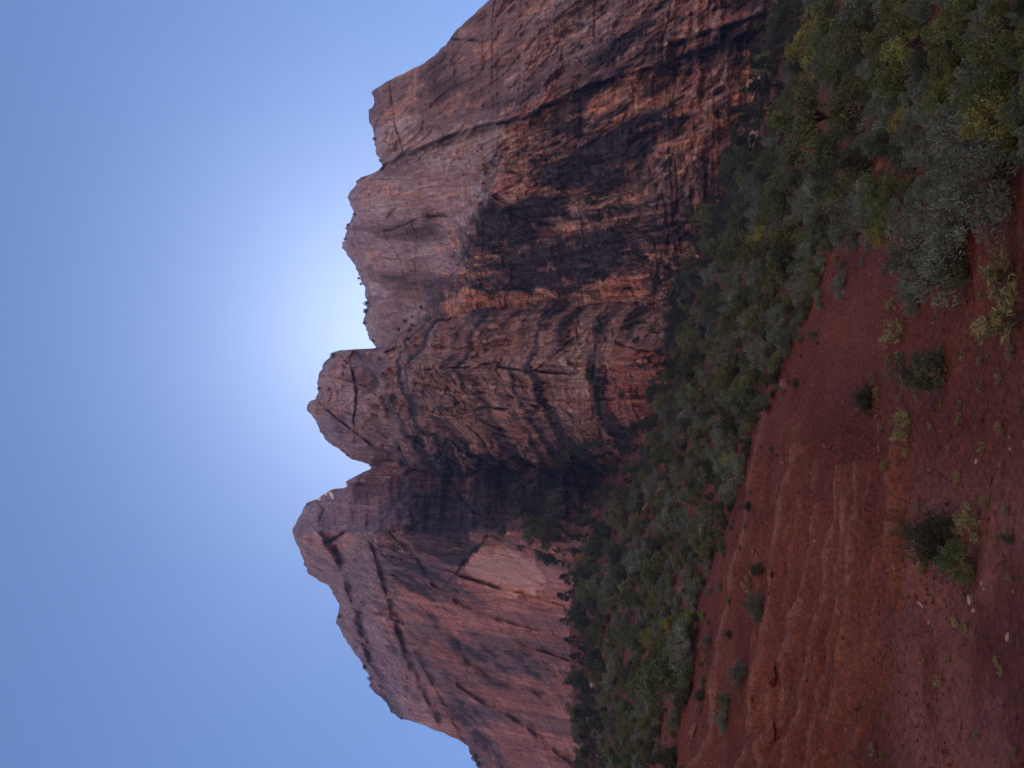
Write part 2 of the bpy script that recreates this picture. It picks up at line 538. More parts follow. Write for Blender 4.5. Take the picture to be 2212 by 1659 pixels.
def cliff(name, top, y0, y1, xbot, rfun, cfun, label, step=2.1, jit=1.2, seed=100, back=(8, 40, 120), sm=None):
    ys = np.arange(y0, y1 + step, step)
    tp = np.array(top, float)
    xt = np.interp(ys, tp[:, 1], tp[:, 0])
    xt = xt + jit * (1.8 * gnoise(ys / 9.0, ys * 0 + seed, seed) + 1.2 * gnoise(ys / 3.7, ys * 0 + seed, seed + 1) + 0.9 * gnoise(ys / 24.0, ys * 0, seed + 2))
    xt = xt + jit * 2.0 * quant(gnoise(ys / 13.0, ys * 0 + 5.3, seed + 3), 3.0, 0.12)
    n = int((xbot - xt.min()) / step)
    X = np.maximum(np.linspace(xt.min(), xbot, n)[:, None], xt[None])
    Y = np.repeat(ys[None], n, 0)
    D = ray(X, Y)
    hd = np.hypot(D[..., 0], D[..., 1])
    el = D[..., 2] / hd            # tan of elevation
    az = np.arctan2(D[..., 0], D[..., 1])
    r, f = rfun(X, Y, el, az)
    # round the crest
    dt = X - xt[None]
    sl = np.abs(np.gradient(np.interp(ys, tp[:, 1], tp[:, 0]), ys))
    sl = np.convolve(np.pad(sl, 4, mode='edge'), np.ones(9) / 9, mode='valid')
    flat = 1.0 / (1.0 + (sl / 0.9) ** 2)
    r = r + (6.0 * np.exp(-dt / 7.0) + 2.5 * np.exp(-dt / 22.0)) * flat[None]
    P = D * (r / hd)[..., None]
    colr = cfun(X, Y, P, az, r, f)
    # the mass behind: the top runs back and falls away
    crest_p = P[0]
    hdir = crest_p[:, :2] / np.linalg.norm(crest_p[:, :2], axis=1, keepdims=True)
    extra = []
    for k, bk in enumerate(back):
        q = crest_p.copy()
        q[:, :2] += hdir * bk
        q[:, 2] = crest_p[:, 2] - 0.10 * bk - (0.0 if k < 2 else 30) + 0.7 * gnoise(ys / 14.0, ys * 0 + k, seed + 5)
        extra.append(q)
    q = extra[-1].copy()
    q[:, 2] = -20
    extra.append(q)
    P = np.concatenate([np.array(extra[::-1]), P], 0)
    colr = np.concatenate([np.repeat(colr[:1], len(extra), 0), colr], 0)
    rg = sm(X, Y) if sm is not None else np.full(X.shape, 0.8)
    rg = np.concatenate([np.repeat(rg[:1], len(extra), 0), rg], 0)
    me = grid_mesh(name, P, [ROCK], {'rock': colr.reshape(-1, 3), 'rough': rg.ravel()})
    return link(name, me, kind='structure', label=label, category='cliff')


def wall(el, rb, zb, slope):
    """distance at which a ray of tangent el meets a wall leaning back at tan(angle) slope from (rb, zb)"""
    return (rb * slope - zb) / np.maximum(slope - el, 0.8)


def joint(x, y, seed, w):
    """narrow fissures along the zero lines of a noise"""
    n = gnoise(x, y, seed) + 0.35 * gnoise(x * 2.3, y * 2.3, seed + 1)
    g = sstep(-0.15, 0.35, gnoise(x * 0.7 + 9.0, y * 0.9, seed + 2))
    return np.exp(-(n / w) ** 2) * g


def relief(q, z, seed, big=3.0, mid=1.2, fine=0.6, jn=1.0):
    a = big * fbm(q / 42.0, z / 55.0, 3, seed)
    w = 3.0 * fbm(q / 18.0, z / 18.0, 3, seed + 3)
    b1 = quant(fbm((q + w) / 13.0, (z + w) / 30.0, 3, seed + 7), 4.0, 0.08)
    b2 = quant(fbm((q + w) / 4.0, (z - w) / 13.0, 3, seed + 11), 3.0, 0.10)
    b3 = quant(fbm((q - 0.3 * w) / 1.5, (z + w) / 7.0, 2, seed + 13), 2.0, 0.15)
    c = fine * (fbm(q / 1.6, z / 2.6, 4, seed + 15, 0.6, ridged=True) + 0.8 * fbm(q / 0.9, z / 0.7, 2, seed + 17))
    j = 1.6 * joint((q + 0.5 * w) / 15.0, z / 75.0, seed + 20, 0.035) + 0.9 * joint((q + 0.4 * w) / 6.0, z / 26.0, seed + 24, 0.05) \
        + 1.1 * joint(q / 40.0, (z + 0.6 * w) / 12.0, seed + 28, 0.04)
    return a + mid * (4.2 * b1 + 1.9 * b2 + 0.7 * b3) + c + mid * jn * j


def grain(q, z, seed):
    """fine mottling, crisp, slightly drawn out down the face"""
    return 0.6 * fbm(q / 1.5, z / 3.0, 4, seed, 0.65) + 0.4 * fbm(q / 0.7, z / 5.0, 3, seed + 5, 0.6)


def beds(q, z, seed, t=1.8):
    """thin level parting lines"""
    zz = z + 1.4 * fbm(q / 22.0, z / 22.0, 3, seed) + 0.25 * fbm(q / 3.0, z / 3.0, 2, seed + 9)
    a = np.exp(-(gnoise(zz / t, q / 55.0, seed + 1) / 0.10) ** 2) * sstep(-0.2, 0.25, gnoise(q / 9.0, zz / 3.0, seed + 2))
    return a


def courses(z, q, seed):
    """level bedding: thin recessed and proud courses"""
    zz = z + 1.2 * fbm(q / 30.0, z / 30.0, 2, seed)
    return quant(gnoise(zz / 2.6, q / 60.0, seed + 1), 2.0, 0.15) + 0.5 * gnoise(zz / 0.9, q / 30.0, seed + 2)


def cracks(X, Y, lst):
    out = np.zeros(X.shape)
    msk = np.zeros(X.shape)
    wob = 4.0 * fbm(X / 26.0, Y / 26.0, 4, 77)
    for pts, dep, w, step_, fall in lst:
        d, s = polydist(pts, X + wob, Y + wob)
        g = 0.2 + 0.8 * sstep(-0.35, 0.3, gnoise((X + Y * 0.7) / 34.0, (X - Y) / 90.0, 61 + len(pts)))
        ww = w * (0.55 + 0.45 * g)
        out += 1.6 * dep * g * np.exp(-(d / (0.75 * ww)) ** 4)
        if step_:
            out += step_ * (0.3 + 0.7 * g) * np.clip(s * d / w, -1, 1) * np.exp(-d / fall)
        msk = np.maximum(msk, g * np.exp(-(d / ww) ** 2))
    return out, msk


# ---- right massif
R_CR = [
    ([(1168, 232), (1215, 212), (1262, 190), (1330, 168), (1420, 140), (1500, 116), (1570, 92), (1640, 62), (1700, 30)], 6.0, 5.0, -5.0, 30),
    ([(1452, 96), (1520, 72), (1580, 56), (1640, 36), (1700, 10)], 5.0, 7.0, -4.0, 24),
    ([(827, 360), (871, 336), (961, 298), (1029, 274), (1080, 265), (1168, 240)], 1.6, 4.0, -4.0, 30),
    ([(1075, 268), (1120, 258), (1160, 246)], 2.2, 3.0, 0, 10),
    ([(830, 500), (870, 488), (905, 470), (980, 466), (1020, 440)], 0.8, 2.5, 1.2, 22),
    ([(856, 452), (846, 460), (838, 470)], 1.5, 3.5, 0, 8),
    ([(1060, 400), (1040, 440), (1036, 480), (1010, 540), (985, 590), (990, 650)], 1.0, 4, -3.5, 34),
    ([(1120, 330), (1180, 318), (1240, 300), (1330, 275), (1420, 240), (1500, 215), (1580, 195)], 0.9, 3, 1.6, 20),
    ([(1240, 360), (1300, 352), (1370, 330), (1450, 300), (1530, 275)], 1.0, 3, 1.8, 18),
    ([(1150, 470), (1230, 462), (1290, 440), (1350, 420)], 0.8, 3, 1.4, 18),
    ([(1060, 150), (1100, 140), (1140, 128)], 1.0, 3, 0.8, 14),
    ([(960, 82), (1030, 88)], 1.1, 2.5, 0.6, 12),
    ([(1460, 40), (1530, 22), (1600, 10)], 0.9, 3, 1.0, 16),
]


def r_right(X, Y, el, az):
    q = az * 185.0 + 0.35 * sstep(480, 300, Y) * 165.0 * (el - 0.35)
    rb = 150 + 0.05 * np.maximum(0, 330 - Y) + 10 * sstep(430, 700, Y)
    r = wall(el, rb, 22.0, 4.6)
    # upper wall stands back above the bench
    bx = np.interp(Y, [-420, 0, 150, 265, 330, 400, 500, 600, 700, 760], [1300, 1330, 1210, 1080, 1075, 1062, 1000, 985, 915, 830])
    up = sstep(50, -60, X - bx + 30 * fbm(X / 40.0, Y / 40.0, 3, 343))
    r = r + up * np.interp(Y, [-420, 200, 300, 420, 650, 760], [3, 3, 5, 7, 10, 26])
    # big bulges: dome at the right end, ribs of the central wall
    r = r + 20 * sstep(120, -420, Y) ** 1.3
    r = r + 7.0 * np.exp(-((Y - 360) / 22) ** 2) * sstep(980, 820, X) - 4.0 * np.exp(-((Y - 450) / 60) ** 2) * sstep(1000, 800, X)
    z0 = r * el
    s = 1 - 0.65 * sstep(1060, 1000, X) * sstep(330, 360, Y) - 0.5 * sstep(300, 250, Y) * sstep(1150, 1050, X)
    low = sstep(1380, 1480, X)
    r = r + relief(q, z0, 200) * s * (1 + 0.35 * low) + (0.35 + 0.9 * low) * courses(z0, q, 230)
    cr, msk = cracks(X, Y, R_CR)
    # loose broken ledges near the foot
    r = r - low * 3.0 * sstep(-0.1, 0.3, fbm(q / 9.0, z0 / 5.0, 3, 245))
    return r + cr, msk


def c_right(X, Y, P, az, r, msk):
    q = az * 185.0 + 0.35 * sstep(480, 300, Y) * (P[..., 2] - 58.0)
    z = P[..., 2]
    up = np.interp(Y, [-420, 0, 150, 265, 330, 400, 500, 600, 700, 760], [1500, 1430, 1240, 1090, 1085, 1068, 1006, 990, 925, 840])
    up = sstep(14, -14, X - up + 16 * fbm(X / 30, Y / 30, 3, 251))
    st = fbm(q / 2.6, z / 34.0, 4, 252)
    pt = fbm(q / 14.0, z / 22.0, 4, 253)
    fi = fbm(q / 3.4, z / 3.8, 4, 254)
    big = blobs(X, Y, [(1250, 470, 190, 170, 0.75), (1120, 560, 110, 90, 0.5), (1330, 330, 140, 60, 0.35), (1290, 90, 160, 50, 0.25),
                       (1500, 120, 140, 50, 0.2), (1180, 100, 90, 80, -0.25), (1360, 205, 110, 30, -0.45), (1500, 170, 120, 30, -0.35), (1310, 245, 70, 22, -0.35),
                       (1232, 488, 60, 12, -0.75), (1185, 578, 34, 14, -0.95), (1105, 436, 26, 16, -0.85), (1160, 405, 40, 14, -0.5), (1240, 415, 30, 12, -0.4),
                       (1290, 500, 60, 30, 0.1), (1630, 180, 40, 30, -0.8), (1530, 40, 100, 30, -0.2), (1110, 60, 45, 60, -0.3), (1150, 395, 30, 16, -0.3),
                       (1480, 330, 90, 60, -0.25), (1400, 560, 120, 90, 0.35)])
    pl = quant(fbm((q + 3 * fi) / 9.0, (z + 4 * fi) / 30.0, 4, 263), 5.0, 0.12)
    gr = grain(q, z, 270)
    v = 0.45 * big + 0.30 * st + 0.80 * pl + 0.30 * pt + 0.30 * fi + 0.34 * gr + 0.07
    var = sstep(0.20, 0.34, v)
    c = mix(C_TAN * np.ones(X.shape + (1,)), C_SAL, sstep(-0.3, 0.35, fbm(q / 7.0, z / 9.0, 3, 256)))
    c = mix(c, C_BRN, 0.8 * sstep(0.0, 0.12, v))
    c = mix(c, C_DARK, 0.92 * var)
    c = mix(c, C_PALE, 0.30 * sstep(0.30, 0.55, fbm(q / 1.1, z / 10.0, 3, 257)) * (1 - 0.5 * var))
    ben = sstep(30, 4, np.abs(X - np.interp(Y, [-420, 0, 150, 265, 330, 400, 500, 600, 700, 760], [1300, 1330, 1210, 1080, 1075, 1062, 1000, 985, 915, 830])))
    # upper wall: dull rose sandstone with a glare veil in its colour, thin drapes of varnish
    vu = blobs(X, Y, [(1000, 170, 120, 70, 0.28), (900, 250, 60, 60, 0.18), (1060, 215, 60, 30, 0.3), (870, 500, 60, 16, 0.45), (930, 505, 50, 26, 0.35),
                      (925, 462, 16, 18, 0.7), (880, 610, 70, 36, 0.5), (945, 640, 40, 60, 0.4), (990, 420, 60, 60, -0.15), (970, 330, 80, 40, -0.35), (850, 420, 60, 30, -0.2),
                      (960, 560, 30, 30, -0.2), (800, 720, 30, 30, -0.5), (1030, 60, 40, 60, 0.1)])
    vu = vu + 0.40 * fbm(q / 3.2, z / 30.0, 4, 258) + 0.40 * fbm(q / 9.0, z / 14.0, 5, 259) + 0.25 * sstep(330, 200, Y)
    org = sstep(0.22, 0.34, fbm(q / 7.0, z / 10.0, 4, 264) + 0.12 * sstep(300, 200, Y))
    cu = mix(C_PINK_VEIL * np.ones(X.shape + (1,)), np.array((0.40, 0.305, 0.275)), sstep(-0.2, 0.4, fbm(q / 12.0, z / 9.0, 3, 260) + 0.5 * blobs(X, Y, [(960, 320, 100, 40, 1.0)])))
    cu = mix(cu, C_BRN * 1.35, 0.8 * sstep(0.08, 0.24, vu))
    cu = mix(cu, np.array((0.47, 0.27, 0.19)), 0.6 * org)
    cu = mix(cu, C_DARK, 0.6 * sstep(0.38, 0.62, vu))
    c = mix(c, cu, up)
    c = mix(c, C_DARK * 1.2, 0.5 * ben * sstep(300, 380, Y) * sstep(-0.1, 0.2, fi))
    foot = sstep(1400, 1500, X + 25 * fi)
    c = mix(c, C_RED * 0.75, 0.45 * foot * sstep(-0.1, 0.4, fbm(q / 6.0, z / 3.0, 3, 262)))
    c = c * np.clip(1 + 0.55 * grain(q, z, 275) + 0.22 * fbm(q / 1.2, z / 20.0, 3, 276), 0.45, 1.7)[..., None]
    lit_pat = sstep(1.15, 0.75, ((X - 1628 + 0.45 * (Y - 190)) / 22.0) ** 2 + ((Y - 188) / 34.0) ** 2 + 0.5 * fi)  # sunlit spot at the cliff foot, painted in as pale orange rock
    c = mix(c, np.array((0.66, 0.45, 0.29)), 0.9 * lit_pat)
    ln = beds(q, z, 280, 3.2) * sstep(1300, 1420, X)
    c = mix(c, C_DARK, np.clip(0.6 * ln, 0, 1))
    return mix(c, C_DARK * 0.8, 0.8 * msk)


# ---- middle buttress with the pointed summit
M_CR = [
    ([(905, 800), (960, 793), (1010, 795), (1060, 794), (1120, 798), (1150, 800), (1190, 806), (1240, 806)], 2.2, 2.4, 0.9, 14),
    ([(1150, 800), (1290, 800), (1360, 792), (1410, 783)], 0.9, 1.6, 0.4, 10),
    ([(955, 880), (1010, 884), (1060, 880), (1110, 884), (1150, 876), (1210, 882), (1240, 900)], 2.0, 2.4, -1.2, 16),
    ([(905, 940), (950, 938), (975, 950), (1000, 975), (1050, 994), (1100, 996), (1118, 985), (1150, 1004), (1200, 1010)], 2.6, 4.0, -4.0, 26),
    ([(1288, 745), (1283, 800), (1278, 850), (1284, 900), (1300, 940)], 1.4, 3.2, -1.2, 12),
    ([(1240, 730), (1180, 782), (1150, 800)], 0.7, 2.2, 0.7, 10),
    ([(1330, 742), (1390, 760), (1430, 757)], 1.2, 2.4, 0.8, 10),
    ([(760, 800), (770, 850), (765, 915)], 0.9, 2.4, 1.0, 14),
    ([(700, 880), (730, 905), (770, 935), (800, 960)], 0.8, 2.4, 1.2, 14),
    ([(770, 760), (800, 800), (830, 850), (850, 900), (862, 960), (870, 1010)], 0.4, 5, -4.5, 30),
    ([(1010, 700), (1080, 690), (1180, 668), (1290, 655), (1400, 640)], 0.9, 3, 1.4, 18),
]


def r_mid(X, Y, el, az):
    q = az * 185.0
    dy = Y - 790.0
    dy = dy + 26 * fbm(X / 110.0, Y / 300.0, 4, 341) - 8
    rb = 139 + 0.17 * np.sqrt(dy * dy + 250.0) - 5.0 * np.exp(-((Y - 900) / 34) ** 2) - 4.0 * np.exp(-((Y - 690) / 26) ** 2) * sstep(950, 1050, X)
    Yw = Y + 46 * fbm(X / 75.0, Y / 300.0, 4, 346)
    rb = rb + 26 * sstep(965, 1050, Yw) - 5 * np.exp(-((Yw - 1000) / 22) ** 2) * sstep(1250, 1150, X)
    r = wall(el, rb, 32.0, 4.8)
    # summit block above the sloping bench
    bx = np.interp(Y, [530, 700, 760, 800, 850, 900, 960, 1010, 1130], [1250, 900, 850, 850, 860, 880, 890, 885, 900])
    up = sstep(80, -60, X - bx + 60 * fbm(X / 60.0, Y / 60.0, 3, 342))
    rib = quant(fbm((q + 2.5 * fbm(q / 14.0, r * el / 14.0, 2, 344)) / 8.0, r * el / 70.0, 3, 345), 3.5, 0.14)
    r = r + 6.5 * rib
    r = r + up * np.interp(Y, [530, 760, 820, 1010, 1130], [4, 9, 11, 10, 10])
    # summit faces turn away from a rib under the pointed top
    r = r + up * 0.10 * np.abs(Y - 878)
    # foot of the buttress flares out
    r = r - 4.0 * sstep(1270, 1400, X) * sstep(940, 860, Y) * sstep(700, 760, Y)
    z0 = r * el
    low = sstep(1180, 1300, X)
    r = r + relief(q, z0, 300, big=2.0, mid=1.1) * (1 - 0.35 * up) + (0.35 + 0.5 * low) * courses(z0, q, 330)
    cr, msk = cracks(X, Y, M_CR)
    # gully floor left of the buttress slopes back
    return r + cr, msk


def c_mid(X, Y, P, az, r, msk):
    q = az * 185.0
    z = P[..., 2]
    bed = gnoise((z + 2.5 * fbm(q / 25.0, z / 25.0, 2, 351)) / 5.2, q / 70.0, 352) + 0.55 * gnoise((z + 1.0 * fbm(q / 9.0, z / 9.0, 2, 350)) / 1.9, q / 26.0, 353)
    st = fbm(q / 2.2, z / 26.0, 4, 354)
    fi = fbm(q / 2.6, z / 3.2, 4, 355)
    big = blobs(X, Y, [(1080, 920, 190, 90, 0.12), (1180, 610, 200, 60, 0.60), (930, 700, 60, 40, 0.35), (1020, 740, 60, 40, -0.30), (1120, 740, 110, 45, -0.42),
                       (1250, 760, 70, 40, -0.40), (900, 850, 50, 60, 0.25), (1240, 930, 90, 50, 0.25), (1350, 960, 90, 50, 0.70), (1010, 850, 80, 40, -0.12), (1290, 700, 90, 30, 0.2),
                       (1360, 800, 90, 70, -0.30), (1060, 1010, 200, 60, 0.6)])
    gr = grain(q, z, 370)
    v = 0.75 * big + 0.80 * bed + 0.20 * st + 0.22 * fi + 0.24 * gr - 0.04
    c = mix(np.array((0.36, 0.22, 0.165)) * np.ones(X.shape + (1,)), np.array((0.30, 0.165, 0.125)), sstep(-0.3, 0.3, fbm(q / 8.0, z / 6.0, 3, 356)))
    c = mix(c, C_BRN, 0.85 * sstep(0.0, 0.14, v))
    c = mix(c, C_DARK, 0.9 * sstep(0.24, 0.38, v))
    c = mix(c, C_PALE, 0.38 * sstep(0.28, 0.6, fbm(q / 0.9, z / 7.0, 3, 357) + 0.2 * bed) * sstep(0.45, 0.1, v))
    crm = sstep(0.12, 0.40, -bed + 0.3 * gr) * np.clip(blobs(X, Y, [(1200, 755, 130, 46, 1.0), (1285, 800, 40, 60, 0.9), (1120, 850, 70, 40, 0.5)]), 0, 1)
    c = mix(c, np.array((0.56, 0.43, 0.33)), 0.75 * crm)
    # rust red foot
    ft = sstep(1290, 1345, X + 18 * fi) * sstep(930, 880, Y + 20 * fi) * sstep(728, 760, Y + 10 * fi)
    cf = mix(C_RED * np.ones(X.shape + (1,)), np.array((0.40, 0.17, 0.095)), sstep(0.0, 0.4, fbm(q / 2.5, z / 5.0, 3, 358)))
    cf = mix(cf, C_BRN, 0.75 * sstep(0.1, 0.35, 0.5 * st + 0.5 * fi))
    c = mix(c, cf, 0.9 * ft)
    # summit block: rose brown
    bx = np.interp(Y, [530, 700, 760, 800, 850, 900, 960, 1010, 1130], [1250, 870, 835, 830, 835, 850, 860, 865, 880])
    up = sstep(20, -20, X - bx + 20 * fi)
    vu = 0.45 * fbm((q + 0.6 * z) / 5.0, z / 14.0, 4, 359) + 0.25 * fi + blobs(X, Y, [(800, 800, 40, 40, 0.35), (720, 930, 30, 40, 0.1), (820, 930, 30, 40, -0.2)])
    cu = mix(C_PINK_VEIL * np.ones(X.shape + (1,)), np.array((0.40, 0.25, 0.20)), sstep(-0.1, 0.4, fbm(q / 6.0, z / 6.0, 3, 360)))
    cu = mix(cu, C_BRN * 1.3, 0.8 * sstep(0.06, 0.20, vu))
    c = mix(c, cu, up)
    c = c * np.clip(1 + 0.5 * grain(q, z, 375) + 0.25 * fbm(q / 0.9, z / 8.0, 3, 376), 0.45, 1.7)[..., None]
    c = mix(c, C_DARK, np.clip(0.65 * beds(q, z, 380, 2.4) * (1 - 0.6 * up), 0, 1))
    return mix(c, C_DARK * 0.8, 0.8 * msk)


# ---- fin in the far notch
def r_fin(X, Y, el, az):
    q = az * 240.0
    r = 214.0 + 0.2 * np.abs(Y - 1040) + 4.0 * (el - 0.6) * 10
    return r + relief(q, r * el, 400) * 0.7, np.zeros(X.shape)


def c_fin(X, Y, P, az, r, msk):
    q = az * 240.0
    z = P[..., 2]
    c = mix(C_PINK_VEIL * np.ones(X.shape + (1,)), C_SAL * 0.9, sstep(-0.1, 0.4, fbm(q / 5.0, z / 8.0, 3, 451)))
    return mix(c, C_BRN, 0.7 * sstep(0.1, 0.4, fbm(q / 3.0, z / 9.0, 3, 452)))


# ---- left massif
L_CR = [
    ([(712, 1172), (745, 1150), (790, 1135)], 2.0, 5.0, 2.0, 18),
    ([(706, 1172), (730, 1200), (760, 1290), (775, 1340), (790, 1400), (820, 1470), (850, 1560), (900, 1640)], 0.7, 9.0, 3.6, 40),
    ([(812, 1210), (830, 1262), (848, 1320), (862, 1370), (888, 1440), (920, 1500), (960, 1580)], 0.3, 7.0, 1.9, 34),
    ([(985, 1238), (1005, 1212), (1030, 1182), (1048, 1172), (1100, 1170), (1150, 1185)], 1.8, 3.5, -2.6, 22),
    ([(985, 1240), (1020, 1252), (1070, 1268), (1130, 1282), (1185, 1300)], 0.9, 3.0, 1.6, 26),
    ([(1180, 1340), (1200, 1372), (1210, 1380)], 0.8, 2, 0, 8),
    ([(870, 1180), (905, 1215), (935, 1262), (985, 1300), (1050, 1330), (1120, 1350)], 0.2, 5, 1.2, 36),
    ([(930, 1330), (975, 1370), (1010, 1430), (1060, 1470), (1120, 1490), (1180, 1500)], 0.0, 7, 1.0, 40),
    ([(1150, 1400), (1185, 1410), (1225, 1425)], 0.8, 3, 1.2, 16),
    ([(990, 1480), (1040, 1515), (1100, 1545), (1150, 1580), (1220, 1640)], 0.4, 5, 1.5, 34),
    ([(930, 1470), (960, 1520), (1000, 1600), (1040, 1680)], 0.5, 5, 1.6, 30),
    ([(650, 1100), (680, 1080), (700, 1100), (690, 1120)], 0.4, 2.5, 0.8, 12),
    ([(960, 1010), (1000, 1080), (1030, 1110), (1060, 1120)], 2.0, 5, -2.0, 20),
]


def r_left(X, Y, el, az):
    q = az * 200.0
    Yw = Y + 50 * fbm(X / 80.0, Y / 300.0, 4, 546) * sstep(1200, 1100, Y)
    rb = 150 + 0.235 * np.maximum(Y - 1160, 0) * sstep(1150, 1260, Y) + 0.34 * np.maximum(1150 - Yw, 0) - 5 * np.exp(-((Yw - 1080) / 24) ** 2)
    r = wall(el, rb, 42.0 + 0.1 * np.maximum(Y - 1160, 0), 5.2)
    bx = np.interp(Y, [1000, 1080, 1170, 1300, 1400, 1550, 2000], [860, 860, 770, 765, 800, 850, 1000])
    up = sstep(50, -40, X - bx + 24 * fbm(X / 50.0, Y / 50.0, 3, 542))
    r = r + up * np.interp(Y, [1000, 1170, 1300, 1500, 2000], [10, 8, 6, 5, 5])
    rib = quant(fbm((q - 0.4 * r * el + 3.0 * fbm(q / 14.0, r * el / 14.0, 2, 544)) / 14.0, r * el / 60.0, 3, 545), 4.0, 0.12)
    r = r + 2.5 * rib * sstep(1230, 1330, Y) + 3.5 * rib * up
    r = r + up * 0.05 * np.abs(Y - 1150)
    z0 = r * el
    sm = 1 - 0.6 * sstep(860, 920, X) * sstep(1120, 1180, Y) - 0.55 * up * sstep(1250, 1180, Y)
    r = r + relief(q, z0, 500, big=3.0, mid=1.0, jn=0.35) * sm + 0.25 * courses(z0, q, 530)
    # alcove with its pale freshly broken back
    alc = sstep(1, -1, ((X - 1085) / 92.0) ** 2 + ((Y - 1232 - 0.22 * (X - 1085)) / 56.0) ** 2 - 1.0)
    r = r + 3.0 * alc
    cr, msk = cracks(X, Y, L_CR)
    return r + cr, msk


def c_left(X, Y, P, az, r, msk):
    q = az * 200.0
    z = P[..., 2]
    st = fbm(q / 2.4, z / 40.0, 4, 551)
    dg = fbm((q - 0.5 * z) / 5.0, (z + 0.3 * q) / 20.0, 4, 552)
    fi = fbm(q / 3.0, z / 3.6, 4, 553)
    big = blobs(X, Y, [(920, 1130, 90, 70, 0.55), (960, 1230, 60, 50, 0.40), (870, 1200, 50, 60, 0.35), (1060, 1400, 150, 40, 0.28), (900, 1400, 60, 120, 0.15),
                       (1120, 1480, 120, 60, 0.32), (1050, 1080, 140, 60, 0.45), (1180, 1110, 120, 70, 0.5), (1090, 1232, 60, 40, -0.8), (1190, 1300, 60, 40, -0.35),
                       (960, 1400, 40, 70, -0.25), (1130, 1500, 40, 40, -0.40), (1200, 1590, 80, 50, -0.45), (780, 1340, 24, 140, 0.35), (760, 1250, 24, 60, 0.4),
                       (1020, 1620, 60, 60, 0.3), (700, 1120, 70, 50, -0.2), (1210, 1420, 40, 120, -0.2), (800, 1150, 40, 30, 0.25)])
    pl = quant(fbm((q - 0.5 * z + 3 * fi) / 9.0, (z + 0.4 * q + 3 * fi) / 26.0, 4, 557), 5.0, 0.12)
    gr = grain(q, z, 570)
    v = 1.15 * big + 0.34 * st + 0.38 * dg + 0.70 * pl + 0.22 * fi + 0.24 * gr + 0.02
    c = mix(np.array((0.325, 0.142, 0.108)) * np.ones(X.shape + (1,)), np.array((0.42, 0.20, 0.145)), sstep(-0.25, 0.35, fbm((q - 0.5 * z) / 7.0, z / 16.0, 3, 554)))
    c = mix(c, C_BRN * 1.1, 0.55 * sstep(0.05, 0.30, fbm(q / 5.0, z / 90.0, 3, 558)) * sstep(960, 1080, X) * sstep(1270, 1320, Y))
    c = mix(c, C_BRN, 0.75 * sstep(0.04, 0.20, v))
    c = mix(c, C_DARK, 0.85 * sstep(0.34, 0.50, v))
    al = sstep(1.02, 0.90, ((X - 1092) / 86.0) ** 2 + ((Y - 1234 - 0.22 * (X - 1085)) / 52.0) ** 2 + 0.45 * fi + 0.15 * gr)
    ca = mix(np.array((0.60, 0.33, 0.235)) * np.ones(X.shape + (1,)), np.array((0.46, 0.23, 0.165)), sstep(0.0, 0.45, fbm((q - 0.35 * z) / 1.6, z / 12.0, 3, 555)))
    c = mix(c, ca, 0.9 * al)
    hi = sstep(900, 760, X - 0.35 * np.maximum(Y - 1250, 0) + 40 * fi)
    c = mix(c, mix(C_PINK_VEIL * np.ones(X.shape + (1,)), C_BRN * 1.4, 0.8 * sstep(0.10, 0.26, 0.5 * dg + 0.5 * pl + 0.3 * fi)), 0.65 * hi)
    c = mix(c, C_PALE, 0.25 * sstep(0.35, 0.6, fbm(q / 0.9, z / 12.0, 3, 556)) * (1 - 0.6 * al))
    c = c * np.clip(1 + 0.42 * grain(q, z, 575) + 0.28 * fbm(q / 1.3, z / 30.0, 3, 576), 0.45, 1.7)[..., None]
    return mix(c, C_DARK * 0.8, 0.75 * msk)


def sm_right(X, Y):
    bx = np.interp(Y, [-420, 0, 150, 265, 330, 400, 500, 600, 700, 760], [1200, 1180, 1150, 1080, 1075, 1062, 1000, 985, 915, 830])
    return 1.0 - 0.62 * sstep(30, -50, X - bx + 25 * fbm(X / 30, Y / 30, 3, 251))


def sm_mid(X, Y):
    return 0.72 - 0.22 * sstep(880, 800, X)


def sm_left(X, Y):
    al = sstep(1.1, 0.8, ((X - 1085) / 88.0) ** 2 + ((Y - 1232 - 0.22 * (X - 1085)) / 52.0) ** 2)
    return 0.85 - 0.35 * sstep(1150, 1240, Y) * sstep(820, 900, X) - 0.3 * sstep(840, 760, X) - 0.25 * al


cliffs = [
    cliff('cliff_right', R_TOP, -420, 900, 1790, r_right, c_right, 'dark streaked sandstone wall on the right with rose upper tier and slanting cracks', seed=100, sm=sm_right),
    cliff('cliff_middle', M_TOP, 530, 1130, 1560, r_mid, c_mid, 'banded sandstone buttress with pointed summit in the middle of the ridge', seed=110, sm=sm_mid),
    cliff('cliff_notch', F_TOP, 965, 1125, 1010, r_fin, c_fin, 'small pale fin of rock in the notch between two summits', seed=120, back=(5, 15, 40)),
    cliff('cliff_left', L_TOP, 1000, 1990, 1480, r_left, c_left, 'domed rose sandstone wall on the left with pale arched alcove', seed=130, sm=sm_left),
]

